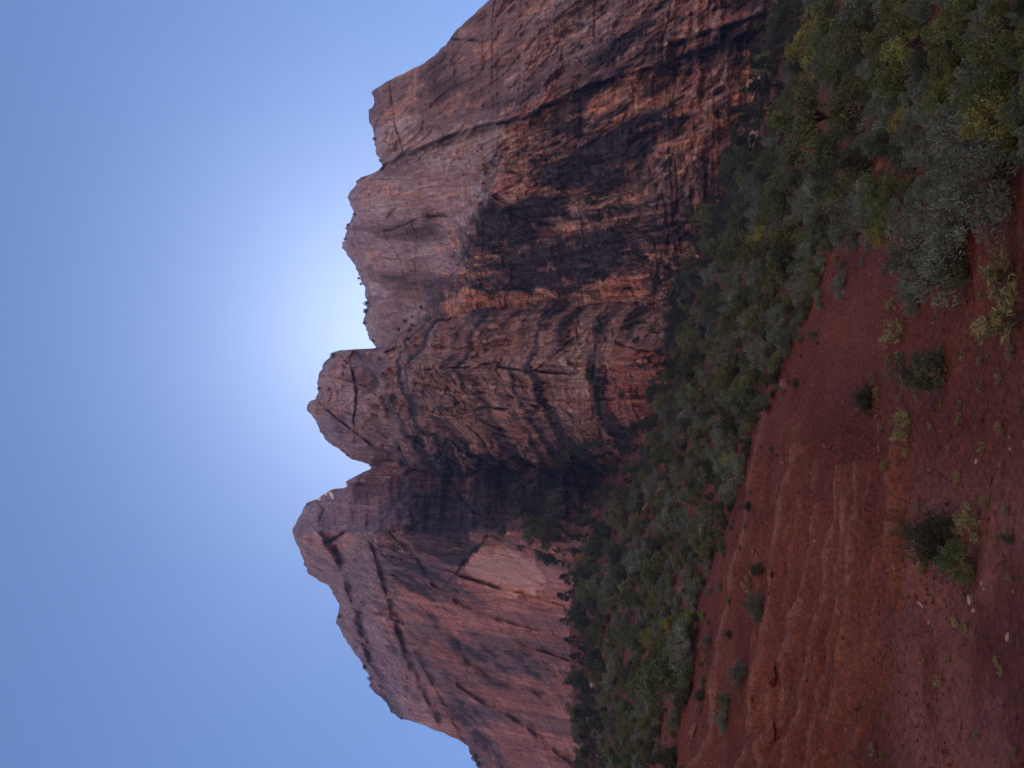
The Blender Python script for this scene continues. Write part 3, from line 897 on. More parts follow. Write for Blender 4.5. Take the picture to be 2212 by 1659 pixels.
# ---- unseen sunlit wall added behind the camera to give warm bounce light
thb = np.linspace(math.radians(98), math.radians(262), 300)
zb_ = np.linspace(-8, 1, 70)
TB, ZB = np.meshgrid(thb, np.linspace(0, 1, 70))
HB = 400 + 60 * fbm(TB * 6.0, TB * 0, 4, 600) + 15 * quant(fbm(TB * 14.0, TB * 0 + 3, 2, 601), 3)
zz = -8 + HB * ZB
rb = 330 + 25 * ZB + 26 * fbm(TB * 8.0, ZB * 1.5, 3, 602) + 14 * quant(fbm(TB * 20.0, ZB * 3.0, 3, 603), 3) + 30 * sstep(0.55, 0.65, ZB)
Pb = np.stack([rb * np.sin(TB), rb * np.cos(TB), zz], -1)
cb = mix(np.array((0.49, 0.32, 0.24)) * np.ones(TB.shape + (1,)), np.array((0.55, 0.43, 0.34)), sstep(-0.2, 0.4, fbm(TB * 30.0, ZB * 3.0, 4, 604)))
cb = mix(cb, C_BRN * 1.5, 0.5 * sstep(0.15, 0.4, fbm(TB * 60.0, ZB * 2.0, 4, 605)))
top = Pb[-1].copy()
top[:, :2] *= 1.3
Pb = np.concatenate([Pb, top[None]], 0)
cb = np.concatenate([cb, cb[-1:]], 0)
me = grid_mesh('cliff_bounce_fill', Pb, [ROCK], {'rock': cb.reshape(-1, 3), 'rough': np.full(cb.shape[0] * cb.shape[1], 0.6)})
link('cliff_bounce_fill', me, kind='structure', label='unseen sunlit sandstone wall added behind the camera for warm bounce light', category='cliff')

# ------------------------------------------------------------------ where things stand: rays onto ground and rock
deps = bpy.context.evaluated_depsgraph_get()


def bvh_of(o):
    me = o.data
    co = np.empty(len(me.vertices) * 3, np.float32)
    me.vertices.foreach_get('co', co)
    lv = np.empty(len(me.loops), np.int32)
    me.loops.foreach_get('vertex_index', lv)
    return BVHTree.FromPolygons([tuple(v) for v in co.reshape(-1, 3).tolist()], lv.reshape(-1, 4).tolist(), all_triangles=False)


BV_G = bvh_of(ground)
BV_C = [bvh_of(o) for o in cliffs]


def hit(X, Y, on='ground'):
    d = Vector(ray(X, Y))
    best = None
    for bv in ([BV_G] if on == 'ground' else [BV_G] + BV_C):
        loc, nor, idx, dist = bv.ray_cast(Vector((0, 0, 0)), d)
        if loc is not None and (best is None or dist < best[1]):
            best = (loc, dist)
    if best is None:
        return None
    return best[0], best[0].dot(Vector(FWD))


# ------------------------------------------------------------------ plants
def leaf_mat(name, col, hue=0.03, translucent=0.22):
    m, nt, b = mat(name)
    at = nd(nt, 'ShaderNodeAttribute', attribute_name='tint')
    oi = nd(nt, 'ShaderNodeObjectInfo')
    hs = nd(nt, 'ShaderNodeHueSaturation')
    hs.inputs['Color'].default_value = (*col, 1)
    h = nd(nt, 'ShaderNodeMapRange')
    h.inputs['To Min'].default_value = 0.5 - hue
    h.inputs['To Max'].default_value = 0.5 + hue
    nt.links.new(oi.outputs['Random'], h.inputs['Value'])
    nt.links.new(h.outputs[0], hs.inputs['Hue'])
    v = nd(nt, 'ShaderNodeMapRange')
    v.inputs['To Min'].default_value = 0.75
    v.inputs['To Max'].default_value = 1.25
    mu = nd(nt, 'ShaderNodeMath', operation='MULTIPLY')
    mu.inputs[1].default_value = 7.31
    fr = nd(nt, 'ShaderNodeMath', operation='FRACT')
    nt.links.new(oi.outputs['Random'], mu.inputs[0])
    nt.links.new(mu.outputs[0], fr.inputs[0])
    nt.links.new(fr.outputs[0], v.inputs['Value'])
    m2 = nd(nt, 'ShaderNodeMath', operation='MULTIPLY')
    nt.links.new(v.outputs[0], m2.inputs[0])
    nt.links.new(at.outputs['Fac'], m2.inputs[1])
    nt.links.new(m2.outputs[0], hs.inputs['Value'])
    nt.links.new(hs.outputs[0], b.inputs['Base Color'])
    b.inputs['Roughness'].default_value = 0.7
    tr = nd(nt, 'ShaderNodeBsdfTranslucent')
    nt.links.new(hs.outputs[0], tr.inputs['Color'])
    mx = nd(nt, 'ShaderNodeMixShader')
    mx.inputs[0].default_value = translucent
    nt.links.new(b.outputs[0], mx.inputs[1])
    nt.links.new(tr.outputs[0], mx.inputs[2])
    out = [n for n in nt.nodes if n.type == 'OUTPUT_MATERIAL'][0]
    nt.links.new(mx.outputs[0], out.inputs['Surface'])
    return m


LM = {
    'sage': leaf_mat('sage_leaf', (0.205, 0.248, 0.168), 0.02),
    'olive': leaf_mat('olive_leaf', (0.180, 0.215, 0.085), 0.035),
    'yellow': leaf_mat('yellow_green_leaf', (0.29, 0.31, 0.09), 0.03),
    'dark': leaf_mat('dark_leaf', (0.100, 0.128, 0.078), 0.03, 0.12),
    'conifer': leaf_mat('conifer_needle', (0.060, 0.082, 0.058), 0.03, 0.1),
    'weed': leaf_mat('weed_leaf', (0.30, 0.285, 0.12), 0.03),
    'dryleaf': leaf_mat('dry_leaf', (0.085, 0.100, 0.060), 0.03),
}


def bark(name, c):
    m, nt, b = mat(name)
    n = nd(nt, 'ShaderNodeTexNoise')
    n.inputs['Scale'].default_value = 14
    r = nd(nt, 'ShaderNodeValToRGB')
    r.color_ramp.elements[0].color = (*[v * 0.55 for v in c], 1)
    r.color_ramp.elements[1].color = (*[v * 1.4 for v in c], 1)
    nt.links.new(n.outputs['Fac'], r.inputs[0])
    nt.links.new(r.outputs[0], b.inputs['Base Color'])
    return m


BARK = bark('grey_bark', (0.11, 0.085, 0.07))
BARKD = bark('dark_bark', (0.05, 0.038, 0.032))
BARKP = bark('bleached_wood', (0.36, 0.31, 0.27))


def leaves(clumps, rad, per, ln, wd, rng, up=0.4, flat=1.0):
    """rhombic leaves spread through clumps; returns verts, quads, tint"""
    n = len(clumps) * per
    c = np.repeat(clumps, per, 0)
    rr = np.repeat(rad, per)
    d = rng.normal(size=(n, 3))
    d /= np.linalg.norm(d, axis=1, keepdims=True)
    p = c + d * (rr * rng.uniform(0.35, 1.0, n) ** 0.6)[:, None] * np.array((1, 1, flat))
    ax = d + rng.normal(size=(n, 3)) * 0.7 + np.array((0, 0, up))
    ax /= np.linalg.norm(ax, axis=1, keepdims=True)
    sd = np.cross(ax, rng.normal(size=(n, 3)))
    sd /= np.linalg.norm(sd, axis=1, keepdims=True) + 1e-9
    L = (ln * rng.uniform(0.6, 1.35, n))[:, None]
    Wd = (wd * rng.uniform(0.6, 1.35, n))[:, None]
    V = np.stack([p - ax * L * 0.5, p + sd * Wd * 0.5 + ax * L * 0.08, p + ax * L * 0.5, p - sd * Wd * 0.5 + ax * L * 0.08], 1).reshape(-1, 3)
    V[:, 2] = np.maximum(V[:, 2], 0.004)
    Q = np.arange(4 * n).reshape(-1, 4)
    tc = np.repeat(rng.uniform(0.72, 1.28, len(clumps)), per) * rng.uniform(0.65, 1.35, n)
    return V, Q, np.repeat(tc, 4)


def tube(pts, r0, r1, sides=5):
    pts = np.array(pts, float)
    k = len(pts)
    V = []
    for i in range(k):
        t = pts[min(i + 1, k - 1)] - pts[max(i - 1, 0)]
        t /= np.linalg.norm(t) + 1e-9
        a = np.cross(t, (0.31, 0.87, 0.38))
        a /= np.linalg.norm(a)
        b_ = np.cross(t, a)
        rad = r0 + (r1 - r0) * i / (k - 1)
        for j in range(sides):
            w = 2 * math.pi * j / sides
            V.append(pts[i] + rad * (math.cos(w) * a + math.sin(w) * b_))
    Q = [(i * sides + j, i * sides + (j + 1) % sides, (i + 1) * sides + (j + 1) % sides, (i + 1) * sides + j) for i in range(k - 1) for j in range(sides)]
    return np.array(V), np.array(Q)


def join(parts):
    V, Q, o = [], [], 0
    for v, q in parts:
        V.append(v)
        Q.append(q + o)
        o += len(v)
    return np.concatenate(V), np.concatenate(Q)


def stems(targets, rng, r0=0.02, r1=0.004, spread=0.06, sides=4, z0=-0.06):
    out = []
    for t in targets:
        b_ = np.array((rng.normal() * spread, rng.normal() * spread, z0))
        mid1 = b_ + (t - b_) * 0.35 + np.array((0, 0, 0.06)) + rng.normal(size=3) * 0.03
        mid2 = b_ + (t - b_) * 0.7 + rng.normal(size=3) * 0.03
        out.append(tube([b_, mid1, mid2, t], r0, r1, sides))
    return join(out)


def dome(n, rng, w, h, z0=0.12, inner=0.55):
    d = rng.normal(size=(n, 3))
    d[:, 2] = np.abs(d[:, 2])
    d /= np.linalg.norm(d, axis=1, keepdims=True)
    k = rng.uniform(inner, 1.0, n)[:, None]
    lob = 1 + 0.22 * np.sin(3 * np.arctan2(d[:, 1], d[:, 0]) + rng.uniform(0, 6))[:, None] * 0.6 + rng.normal(size=(n, 1)) * 0.08
    return d * k * lob * np.array((w / 2, w / 2, h - z0)) * 0.86 + np.array((0, 0, z0))


def build_proto(kind, var):
    rng = np.random.default_rng(sum(map(ord, kind)) * 10 + var)
    wood = BARK
    if kind == 'sage':
        c = dome(46, rng, 1.35, 0.95, 0.10)
        lv = leaves(c, rng.uniform(0.10, 0.17, len(c)), 95, 0.062, 0.020, rng, 0.7)
        sw = stems(c[:12] * 0.95, rng, 0.018, 0.005)
        lm = LM['sage']
    elif kind in ('olive', 'yellow'):
        c = dome(50, rng, 1.15, 1.0, 0.22)
        c += rng.normal(size=c.shape) * 0.04
        lv = leaves(c, rng.uniform(0.08, 0.17, len(c)), 80, 0.055, 0.030, rng, 0.2)
        sw = stems(c[:14], rng, 0.022, 0.004)
        lm = LM[kind]
    elif kind == 'dark':
        c = dome(52, rng, 0.95, 1.0, 0.10)
        lv = leaves(c, rng.uniform(0.09, 0.16, len(c)), 85, 0.055, 0.024, rng, 0.5)
        sw = stems(c[:10], rng, 0.025, 0.005)
        lm, wood = LM['dark'], BARKD
    elif kind == 'conifer':
        c, n = [], 62
        for i in range(n):
            t = (i + rng.uniform(0, 1)) / n
            z = 0.10 + 0.86 * t
            rad = (0.30 * (1 - t) ** 0.75 + 0.02) * rng.uniform(0.55, 1.15)
            a = rng.uniform(0, 2 * math.pi)
            c.append((rad * math.cos(a), rad * math.sin(a), z - 0.10 * rad))
        c = np.array(c)
        lv = leaves(c, 0.045 + 0.055 * (1 - c[:, 2]), 62, 0.042, 0.014, rng, 0.1, 0.6)
        tr = tube([(0, 0, -0.05), (0.01, 0, 0.3), (0, 0.01, 0.65), (0, 0, 0.98)], 0.030, 0.004, 6)
        br = [tube([(0, 0, p[2] - 0.02), tuple(p)], 0.008, 0.003, 3) for p in c[::3]]
        sw = join([tr] + br)
        lm, wood = LM['conifer'], BARKD
    elif kind == 'tree':      # open crowned broadleaf tree with visible limbs
        tips = dome(30, rng, 1.0, 1.0, 0.38, 0.4)
        c = np.concatenate([tips, tips + rng.normal(size=tips.shape) * 0.06])
        lv = leaves(c, rng.uniform(0.06, 0.12, len(c)), 70, 0.040, 0.022, rng, 0.15)
        sw = join([stems(tips[:16], rng, 0.014, 0.003, 0.02, 5, 0.30), tube([(0, 0, -0.08), (0.02, 0.01, 0.18), (0.0, 0.02, 0.42)], 0.032, 0.018, 6)])
        lm, wood = LM['olive'], BARKD
    elif kind == 'twiggy':
        tips = dome(46, rng, 1.25, 1.0, 0.05, 0.6)
        tw = []
        for t in tips:
            for k in range(1):
                tw.append(tube([t * 0.55, t * 0.8 + rng.normal(size=3) * 0.05, t * 0.98 + rng.normal(size=3) * 0.10], 0.004, 0.0015, 3))
        sw = join([stems(tips, rng, 0.013, 0.004, 0.05, 4)] + tw)
        lv = leaves(np.concatenate([tips, tips * 0.7]), rng.uniform(0.09, 0.18, 2 * len(tips)), 70, 0.045, 0.017, rng, 0.3)
        lm, wood = LM['dryleaf'], BARKD
    elif kind == 'weed':
        nst = 16
        cl, parts = [], []
        for i in range(nst):
            a = rng.uniform(0, 2 * math.pi)
            rd = 0.5 * math.sqrt(rng.uniform(0.02, 1))
            h = rng.uniform(0.25, 1.0) * (1 - 0.4 * rd)
            b_ = np.array((rd * 0.5 * math.cos(a), rd * 0.5 * math.sin(a), -0.04))
            t = np.array((rd * math.cos(a), rd * math.sin(a), h * 0.75))
            parts.append(tube([b_, b_ * 0.5 + t * 0.5 + rng.normal(size=3) * 0.03, t], 0.010, 0.005, 3))
            cl += [t, t * 0.75 + rng.normal(size=3) * 0.04]
        cl = np.array(cl)
        lv = leaves(cl, np.full(len(cl), 0.09), 16, 0.15, 0.030, rng, 0.5)
        sw = join(parts)
        lm = LM['weed']
    fol = bpy.data.meshes.new('foliage')
    fill_mesh(fol, lv[0], lv[1], [lm], {'tint': lv[2]}, smooth=False)
    wd = bpy.data.meshes.new('branches')
    fill_mesh(wd, sw[0], sw[1], [wood])
    both = bpy.data.meshes.new(kind)
    V, Q = join([(lv[0], lv[1]), sw])
    fill_mesh(both, V, Q, [lm, wood], {'tint': np.r_[lv[2], np.ones(len(sw[0]))]}, smooth=False)
    mi = np.zeros(len(Q), np.int32)
    mi[len(lv[1]):] = 1
    both.polygons.foreach_set('material_index', mi)
    return fol, wd, both


PROTO = {k: [build_proto(k, v) for v in range(nv)] for k, nv in
         {'sage': 4, 'olive': 3, 'yellow': 2, 'dark': 3, 'conifer': 3, 'tree': 2, 'twiggy': 2, 'weed': 4}.items()}
NAME = {'sage': 'sagebrush', 'olive': 'scrub_oak', 'yellow': 'rabbitbrush', 'dark': 'juniper_bush', 'conifer': 'conifer_tree', 'tree': 'broadleaf_tree',
        'twiggy': 'dry_shrub', 'weed': 'weed'}
CAT = {'sage': 'shrub', 'olive': 'shrub', 'yellow': 'shrub', 'dark': 'shrub', 'conifer': 'tree', 'tree': 'tree', 'twiggy': 'shrub', 'weed': 'weed'}
TAKEN = []


def plant(kind, X, Y, hpx, label, group=None, wide=1.0, parts=None, on='ground', name=None, cat=None, tilt=0.10, sink=0.03):
    """X, Y: photograph position of the foot; hpx: height in photograph units"""
    r = hit(X, Y, on)
    if r is None:
        return None
    loc, depth = r
    h = hpx * depth / FPX
    fol, wd, both = random.choice(PROTO[kind])
    big = parts if parts is not None else hpx >= 34
    o = link(name or NAME[kind], None if big else both)
    o.location = loc - Vector((0, 0, sink * h))
    o.rotation_euler = (random.gauss(0, tilt), random.gauss(0, tilt), random.uniform(0, 6.28))
    sx = h * wide * random.uniform(0.9, 1.1)
    o.scale = (sx, sx * random.uniform(0.88, 1.12), h)
    o['label'] = label
    o['category'] = cat or CAT[kind]
    if group:
        o['group'] = group
    if big:
        o.empty_display_size = 0.2
        link('foliage', fol, o)
        link('branches' if kind not in ('conifer', 'tree') else 'trunk', wd, o)
    TAKEN.append((X - hpx * 0.4, Y, hpx))
    return o


# shrubs and trees that can be picked out one by one, nearest first: kind, foot X, Y, height, width factor, label
SINGLES = [
    ('sage', 1645, 1314, 52, 1.0, 'round grey sagebrush alone on the bare bank, right of the larger pair of round ones'),
    ('sage', 1611, 1457, 52, 1.0, 'round dense grey sagebrush just above the biggest clay lump on the bank'),
    ('sage', 1572, 1558, 42, 1.0, 'round grey sagebrush nearest the left end of the bank'),
    ('sage', 1535, 1385, 30, 1.0, 'small grey sagebrush touching the foot of the wide sage clump on the left'),
    ('twiggy', 1520, 1504, 30, 1.0, 'pale wispy twiggy shrub between two round sagebrushes on the left bank'),
    ('olive', 1578, 1512, 34, 0.9, 'small yellowish olive shrub beside the round dense sagebrush'),
    ('sage', 1500, 1405, 84, 1.25, 'wide tall sagebrush clump at the upper edge of the left bank'),
    ('olive', 1476, 1478, 118, 0.95, 'large olive scrub oak with dark base above the left bank'),
    ('yellow', 1418, 1380, 40, 1.0, 'bright yellow-green bush behind the wide sage clump'),
    ('dark', 1462, 1640, 62, 1.0, 'dark green bush at the left edge above the bank'),
    ('sage', 1470, 1552, 42, 1.0, 'grey sagebrush between the large olive oak and the left edge'),
    ('dark', 1648, 1232, 36, 1.1, 'small dark green shrub standing alone on the upper bank'),
    ('weed', 1622, 1262, 30, 1.2, 'yellowish weed beside the small dark shrub on the upper bank'),
    ('sage', 1606, 1030, 72, 1.15, 'full grey sagebrush on the rim of the bare slope, left of the darkest bush'),
    ('sage', 1572, 930, 56, 1.1, 'grey sagebrush half hidden behind the dark bush on the rim'),
    ('dark', 1640, 868, 78, 1.1, 'darkest bush on the rim of the bare slope, in the middle'),
    ('olive', 1600, 820, 70, 1.1, 'olive bush behind the darkest bush on the rim'),
    ('sage', 1660, 770, 60, 1.1, 'grey sagebrush right of the darkest bush on the rim'),
    ('sage', 1700, 700, 60, 1.2, 'sagebrush on the rim where the slope bends down to the right'),
    ('olive', 1662, 690, 64, 1.1, 'olive bush standing above the bend of the rim'),
    ('sage', 1826, 617, 40, 1.4, 'low sagebrush leaning over the bare red chute'),
    ('sage', 1752, 640, 56, 1.2, 'grey sagebrush above the low leaning one by the red chute'),
    ('dark', 1722, 560, 70, 1.1, 'dark bush over the head of the red chute'),
    ('twiggy', 2052, 1178, 150, 0.85, 'dark twiggy bush with bare sticks in the middle of the foreground'),
    ('dark', 2042, 800, 128, 0.95, 'round dark green bush alone on the foreground soil'),
    ('twiggy', 1884, 862, 56, 1.2, 'small dark twiggy shrub up the slope from the round dark bush'),
    ('weed', 1950, 720, 62, 1.0, 'tall yellow-green weed above the round dark bush'),
    ('weed', 1966, 915, 60, 1.3, 'straggling pale weed left of the round dark bush'),
    ('weed', 2120, 1128, 74, 1.2, 'light green weed beside the dark twiggy bush'),
    ('olive', 2105, 1215, 84, 1.1, 'green leafy shrub below the dark twiggy bush'),
    ('dark', 2190, 1166, 34, 1.0, 'small dark sprig at the bottom edge beside the pale weeds'),
    ('weed', 2205, 660, 120, 1.5, 'large pale green weed clump at the bottom edge'),
    ('weed', 2190, 580, 84, 1.4, 'leafy weed clump right of the large pale one at the bottom edge'),
    ('sage', 2080, 560, 150, 1.25, 'great grey sagebrush mass in the right foreground, left half'),
    ('sage', 2095, 470, 140, 1.25, 'great grey sagebrush mass in the right foreground, right half'),
    ('sage', 2000, 520, 120, 1.2, 'grey sagebrush standing behind the great foreground mass'),
    ('sage', 1990, 634, 74, 0.95, 'dark grey sagebrush hanging below the great foreground mass'),
    ('sage', 1860, 483, 88, 1.05, 'upright grey sagebrush at the right end of the red chute'),
    ('yellow', 1925, 500, 56, 1.0, 'mustard coloured bush between two grey sagebrushes'),
    ('olive', 2100, 600, 70, 1.0, 'olive shrub at the lower edge of the great sage mass'),
    ('tree', 1832, 238, 176, 0.92, 'tall olive broadleaf tree with spreading crown on the right slope'),
    ('tree', 1850, 330, 120, 0.95, 'smaller broadleaf tree left of the tall olive one'),
    ('sage', 2020, 226, 74, 1.1, 'round grey sagebrush beside bare soil in the right foreground'),
    ('yellow', 2085, 172, 74, 1.0, 'bush with bright yellow leaves in the right foreground'),
    ('sage', 1990, 292, 76, 1.0, 'dark grey sagebrush above the tilted red slab'),
    ('yellow', 2205, 250, 124, 1.2, 'large yellow-green bush at the bottom right edge'),
    ('olive', 2208, 180, 110, 1.1, 'olive bush at the bottom right edge'),
    ('sage', 2180, 380, 180, 1.2, 'large dark sagebrush at the lower right, right of the foreground mass'),
    ('sage', 2110, 300, 110, 1.2, 'grey sagebrush behind the large dark one at the lower right'),
    ('sage', 2120, 200, 100, 1.2, 'grey sagebrush between yellow bush and bottom edge'),
    ('olive', 1975, 165, 90, 1.0, 'green oak bush right of the round foreground sagebrush'),
    ('yellow', 1990, 98, 84, 1.1, 'yellowing bush near the right edge of the picture'),
    ('olive', 1890, 80, 100, 1.1, 'olive bush near the right edge below the conifers'),
    ('olive', 2000, 30, 90, 1.1, 'dark olive bush at the right edge'),
    ('olive', 2100, 40, 90, 1.1, 'olive bush behind the fallen bare branch'),
    ('dark', 1930, 20, 90, 1.1, 'dark bush at the right edge under the cliff'),
    ('sage', 1905, 290, 70, 1.1, 'sagebrush on red soil below the smaller broadleaf tree'),
    ('olive', 1935, 385, 76, 1.1, 'soft olive bush between red stones and the upright sagebrush'),
    ('sage', 1890, 425, 76, 1.1, 'grey sagebrush in the gap right of the upright one'),
    ('conifer', 1720, 122, 100, 1.0, 'dark conifer against the dark crack at the right'),
    ('conifer', 1705, 178, 96, 1.1, 'dark conifer in front of the pale orange patch at the cliff foot'),
    ('conifer', 1690, 232, 100, 1.1, 'dark conifer left of the pale orange patch at the cliff foot'),
    ('conifer', 1672, 296, 90, 1.1, 'dark conifer behind the smaller broadleaf tree'),
    ('dark', 1650, 350, 76, 1.1, 'dark tree at the cliff foot, left of the conifers'),
    ('dark', 1740, 40, 90, 1.1, 'dark tree at the right edge under the slanting crack'),
    ('conifer', 1262, 1258, 62, 1.1, 'dark conifer below the right end of the pale alcove'),
    ('conifer', 1256, 1292, 62, 1.0, 'dark conifer below the left end of the pale alcove'),
    ('conifer', 1258, 1344, 54, 1.1, 'spiky conifer at the foot of the rose wall, second from the alcove'),
    ('conifer', 1270, 1388, 56, 1.1, 'spiky conifer at the foot of the rose wall, third from the alcove'),
    ('conifer', 1282, 1430, 58, 1.1, 'spiky conifer at the foot of the rose wall, fourth from the alcove'),
    ('conifer', 1300, 1500, 50, 1.2, 'dark conifer over the pale rock at the foot of the rose wall'),
    ('conifer', 1300, 1600, 56, 1.2, 'dark conifer near the left edge at the cliff foot'),
]
for kind, X, Y, hp, wf, lab in SINGLES:
    plant(kind, X, Y, hp, lab, wide=wf, parts=True)

UPPER = ([-120, 0, 100, 200, 300, 400, 500, 600, 700, 800, 900, 1000, 1100, 1180, 1300, 1400, 1500, 1659, 1780],
         [1720, 1705, 1680, 1650, 1620, 1590, 1540, 1500, 1470, 1455, 1425, 1385, 1335, 1280, 1262, 1264, 1274, 1272, 1270])
LOWER = ([-120, 330, 430, 470, 500, 540, 640, 700, 800, 860, 1000, 1100, 1200, 1300, 1400, 1500, 1600, 1780],
         [2275, 2250, 2080, 1960, 1820, 1790, 1780, 1720, 1665, 1640, 1600, 1575, 1548, 1500, 1500, 1470, 1410, 1380])
ZONES = [(-200, 90, 'at the right edge'), (90, 210, 'right of the tall broadleaf tree'), (210, 320, 'left of the tall broadleaf tree'), (320, 430, 'under the slanting cracks'), (430, 570, 'below the black varnished wall'), (570, 720, 'left of the black varnished wall'),
         (720, 980, 'below the rust red buttress foot'), (980, 1240, 'below the dark gully'),
         (1240, 1900, 'below the rose wall')]
LOOK = {'sage': 'grey-green sagebrush', 'olive': 'olive scrub oak', 'yellow': 'yellow-green bush', 'dark': 'dark juniper bush', 'conifer': 'dark pointed conifer', 'twiggy': 'dry twiggy shrub'}


def zone(Y):
    for a, b_, t in ZONES:
        if a <= Y < b_:
            return t
    return ZONES[-1][2]


def free(X, Y, hp, k):
    for (x, y, h) in TAKEN:
        s_ = (h + hp) * 0.5 * k
        if abs(x - (X - 0.4 * hp)) < s_ * 0.75 and abs(y - Y) < s_:
            return False
    return True


def scatter(tries, fn, k):
    n = 0
    for _ in range(tries):
        c = fn()
        if c is None:
            continue
        kind, X, Y, hp, wf = c
        if not free(X, Y, hp, k):
            continue
        z = zone(Y)
        u_, l_ = float(np.interp(Y, *UPPER)), float(np.interp(Y, *LOWER))
        t_ = (X - u_) / (l_ - u_)
        row = 'at the cliff foot' if t_ < 0.14 else 'high on the slope' if t_ < 0.34 else 'midway up the slope' if t_ < 0.6 else 'low on the slope' if t_ < 0.85 else 'at the lower rim'
        size = 'low' if hp < 30 else 'middling' if hp < 40 else 'full' if hp < 52 else 'large' if hp < 66 else 'very large'
        size += ' spreading' if wf > 1.18 else ' upright' if wf < 1.04 else ''
        lab = '%s %s %s %s' % (size, LOOK[kind], row, z)
        if plant(kind, X, Y, hp, lab, group='%s, %s' % (NAME[kind].replace('_', ' '), z), wide=wf, parts=hp > 44):
            n += 1
    return n


def f_trees():
    Y = random.uniform(-110, 1770)
    u = float(np.interp(Y, *UPPER))
    X = u + random.uniform(-4, 34)
    return random.choice(['conifer', 'dark', 'dark', 'olive']), X, Y, random.uniform(34, 66), random.uniform(0.9, 1.2)


def f_shrubs():
    Y = random.uniform(-110, 1770)
    u, lo = float(np.interp(Y, *UPPER)) + 20, float(np.interp(Y, *LOWER))
    t = random.random()
    lo += random.uniform(-26, 26)
    X = u + (lo - u) * t
    t2 = (X - u) / max(lo - u, 1)
    near = min(1.0, max(0.0, (X - 1350) / 700))
    hp = (26 + 46 * near) * random.choice([0.6, 0.8, 1.0, 1.0, 1.25, 1.55]) * random.uniform(0.85, 1.15) * (1.0 if t2 < 0.85 else 0.75)
    if Y < 430 and t2 > 0.45 and random.random() < 0.25:
        return None
    kind = random.choices(['sage', 'olive', 'dark', 'twiggy', 'yellow'], [32, 40, 18, 7, 3])[0]
    return kind, X, Y, hp, random.uniform(0.95, 1.3)


print('trees', scatter(900, f_trees, 0.42), 'shrubs', scatter(4600, f_shrubs, 0.46))

for _ in range(90):
    Y = random.uniform(470, 1690)
    X = float(np.interp(Y, *LOWER)) + 6 + abs(random.gauss(0, 34))
    hp = random.uniform(8, 26)
    if X < 1900 and free(X, Y, hp, 0.7):
        k_ = random.choice(['sage', 'sage', 'olive', 'twiggy', 'weed'])
        plant(k_, X, Y, hp, '%s %s straying onto the bare soil %s' % ('tiny' if hp < 15 else 'small', LOOK.get(k_, 'pale weed'), zone(Y)), group='plants straying onto the bare soil', wide=random.uniform(0.9, 1.3), parts=False)

# trees rooted in the gully and on rock ledges
LEDGE = [(864, 712, 9), (878, 692, 11), (893, 684, 8), (912, 664, 10),
         (866, 968, 16), (872, 1000, 18), (884, 1022, 20), (876, 1046, 20), (900, 1075, 18), (918, 1100, 20), (944, 1090, 18), (906, 1130, 18), (955, 1128, 20), (985, 1100, 20),
         (1276, 428, 24), (1302, 418, 22), (1324, 442, 26), (1296, 462, 24), (1356, 452, 26), (1380, 480, 24), (1340, 505, 22), (1048, 396, 12), (1042, 440, 12),
         (1010, 1062, 20), (1052, 1096, 22), (1100, 1060, 24), (1120, 1030, 24), (1150, 1080, 26), (1090, 1150, 22), (1130, 1180, 24), (1420, 400, 28), (1450, 350, 30), (1400, 560, 26), (1425, 600, 26),
         (1360, 620, 20), (1310, 600, 18), (1270, 560, 16)]
for X, Y, hp in LEDGE:
    plant(random.choice(['dark', 'conifer', 'dark']), X, Y, hp, 'small dark tree rooted on %s' % ('the gully side between left wall and buttress' if Y > 900 else 'the ledge of the notch right of the summit' if X < 1000 else 'a ledge of the black varnished wall'),
          group='ledge trees', wide=random.uniform(0.9, 1.3), parts=False, on='all', cat='tree', name='ledge_tree', sink=0.08)


def f_gully():
    Y = random.uniform(930, 1220)
    up = float(np.interp(Y, [930, 990, 1060, 1120, 1180, 1220], [1330, 1200, 1090, 1110, 1170, 1200]))
    return up + random.uniform(0, 1) ** 0.7 * (float(np.interp(Y, *UPPER)) + 6 - up), Y


n = 0
for _ in range(800):
    X, Y = f_gully()
    hp = random.uniform(22, 44)
    if free(X, Y, hp, 0.62) and plant(random.choice(['dark', 'conifer', 'dark', 'olive']), X, Y, hp, '%s tree %s of the dark gully, %s' % ('small dark' if hp < 26 else 'dark', 'near the top' if X < 1180 else 'in the middle' if X < 1270 else 'at the foot', 'buttress side' if Y < 1060 else 'left wall side'), group='gully trees',
                                      wide=random.uniform(0.9, 1.2), parts=False, on='all', cat='tree', name='gully_tree', sink=0.08):
        n += 1
print('gully', n)

for _ in range(150):
    Y = random.uniform(-40, 1690)
    X = float(np.interp(Y, *UPPER)) - 8 - abs(random.gauss(0, 38 if Y < 1230 else 9))
    hp = random.uniform(12, 26)
    if free(X, Y, hp, 0.6):
        plant(random.choice(['dark', 'conifer', 'olive']), X, Y, hp, 'small tree clinging to broken rock above the scrub %s' % zone(Y), group='trees clinging to the cliff foot',
              wide=random.uniform(0.9, 1.3), parts=False, on='all', cat='tree', name='cliff_tree', sink=0.08)

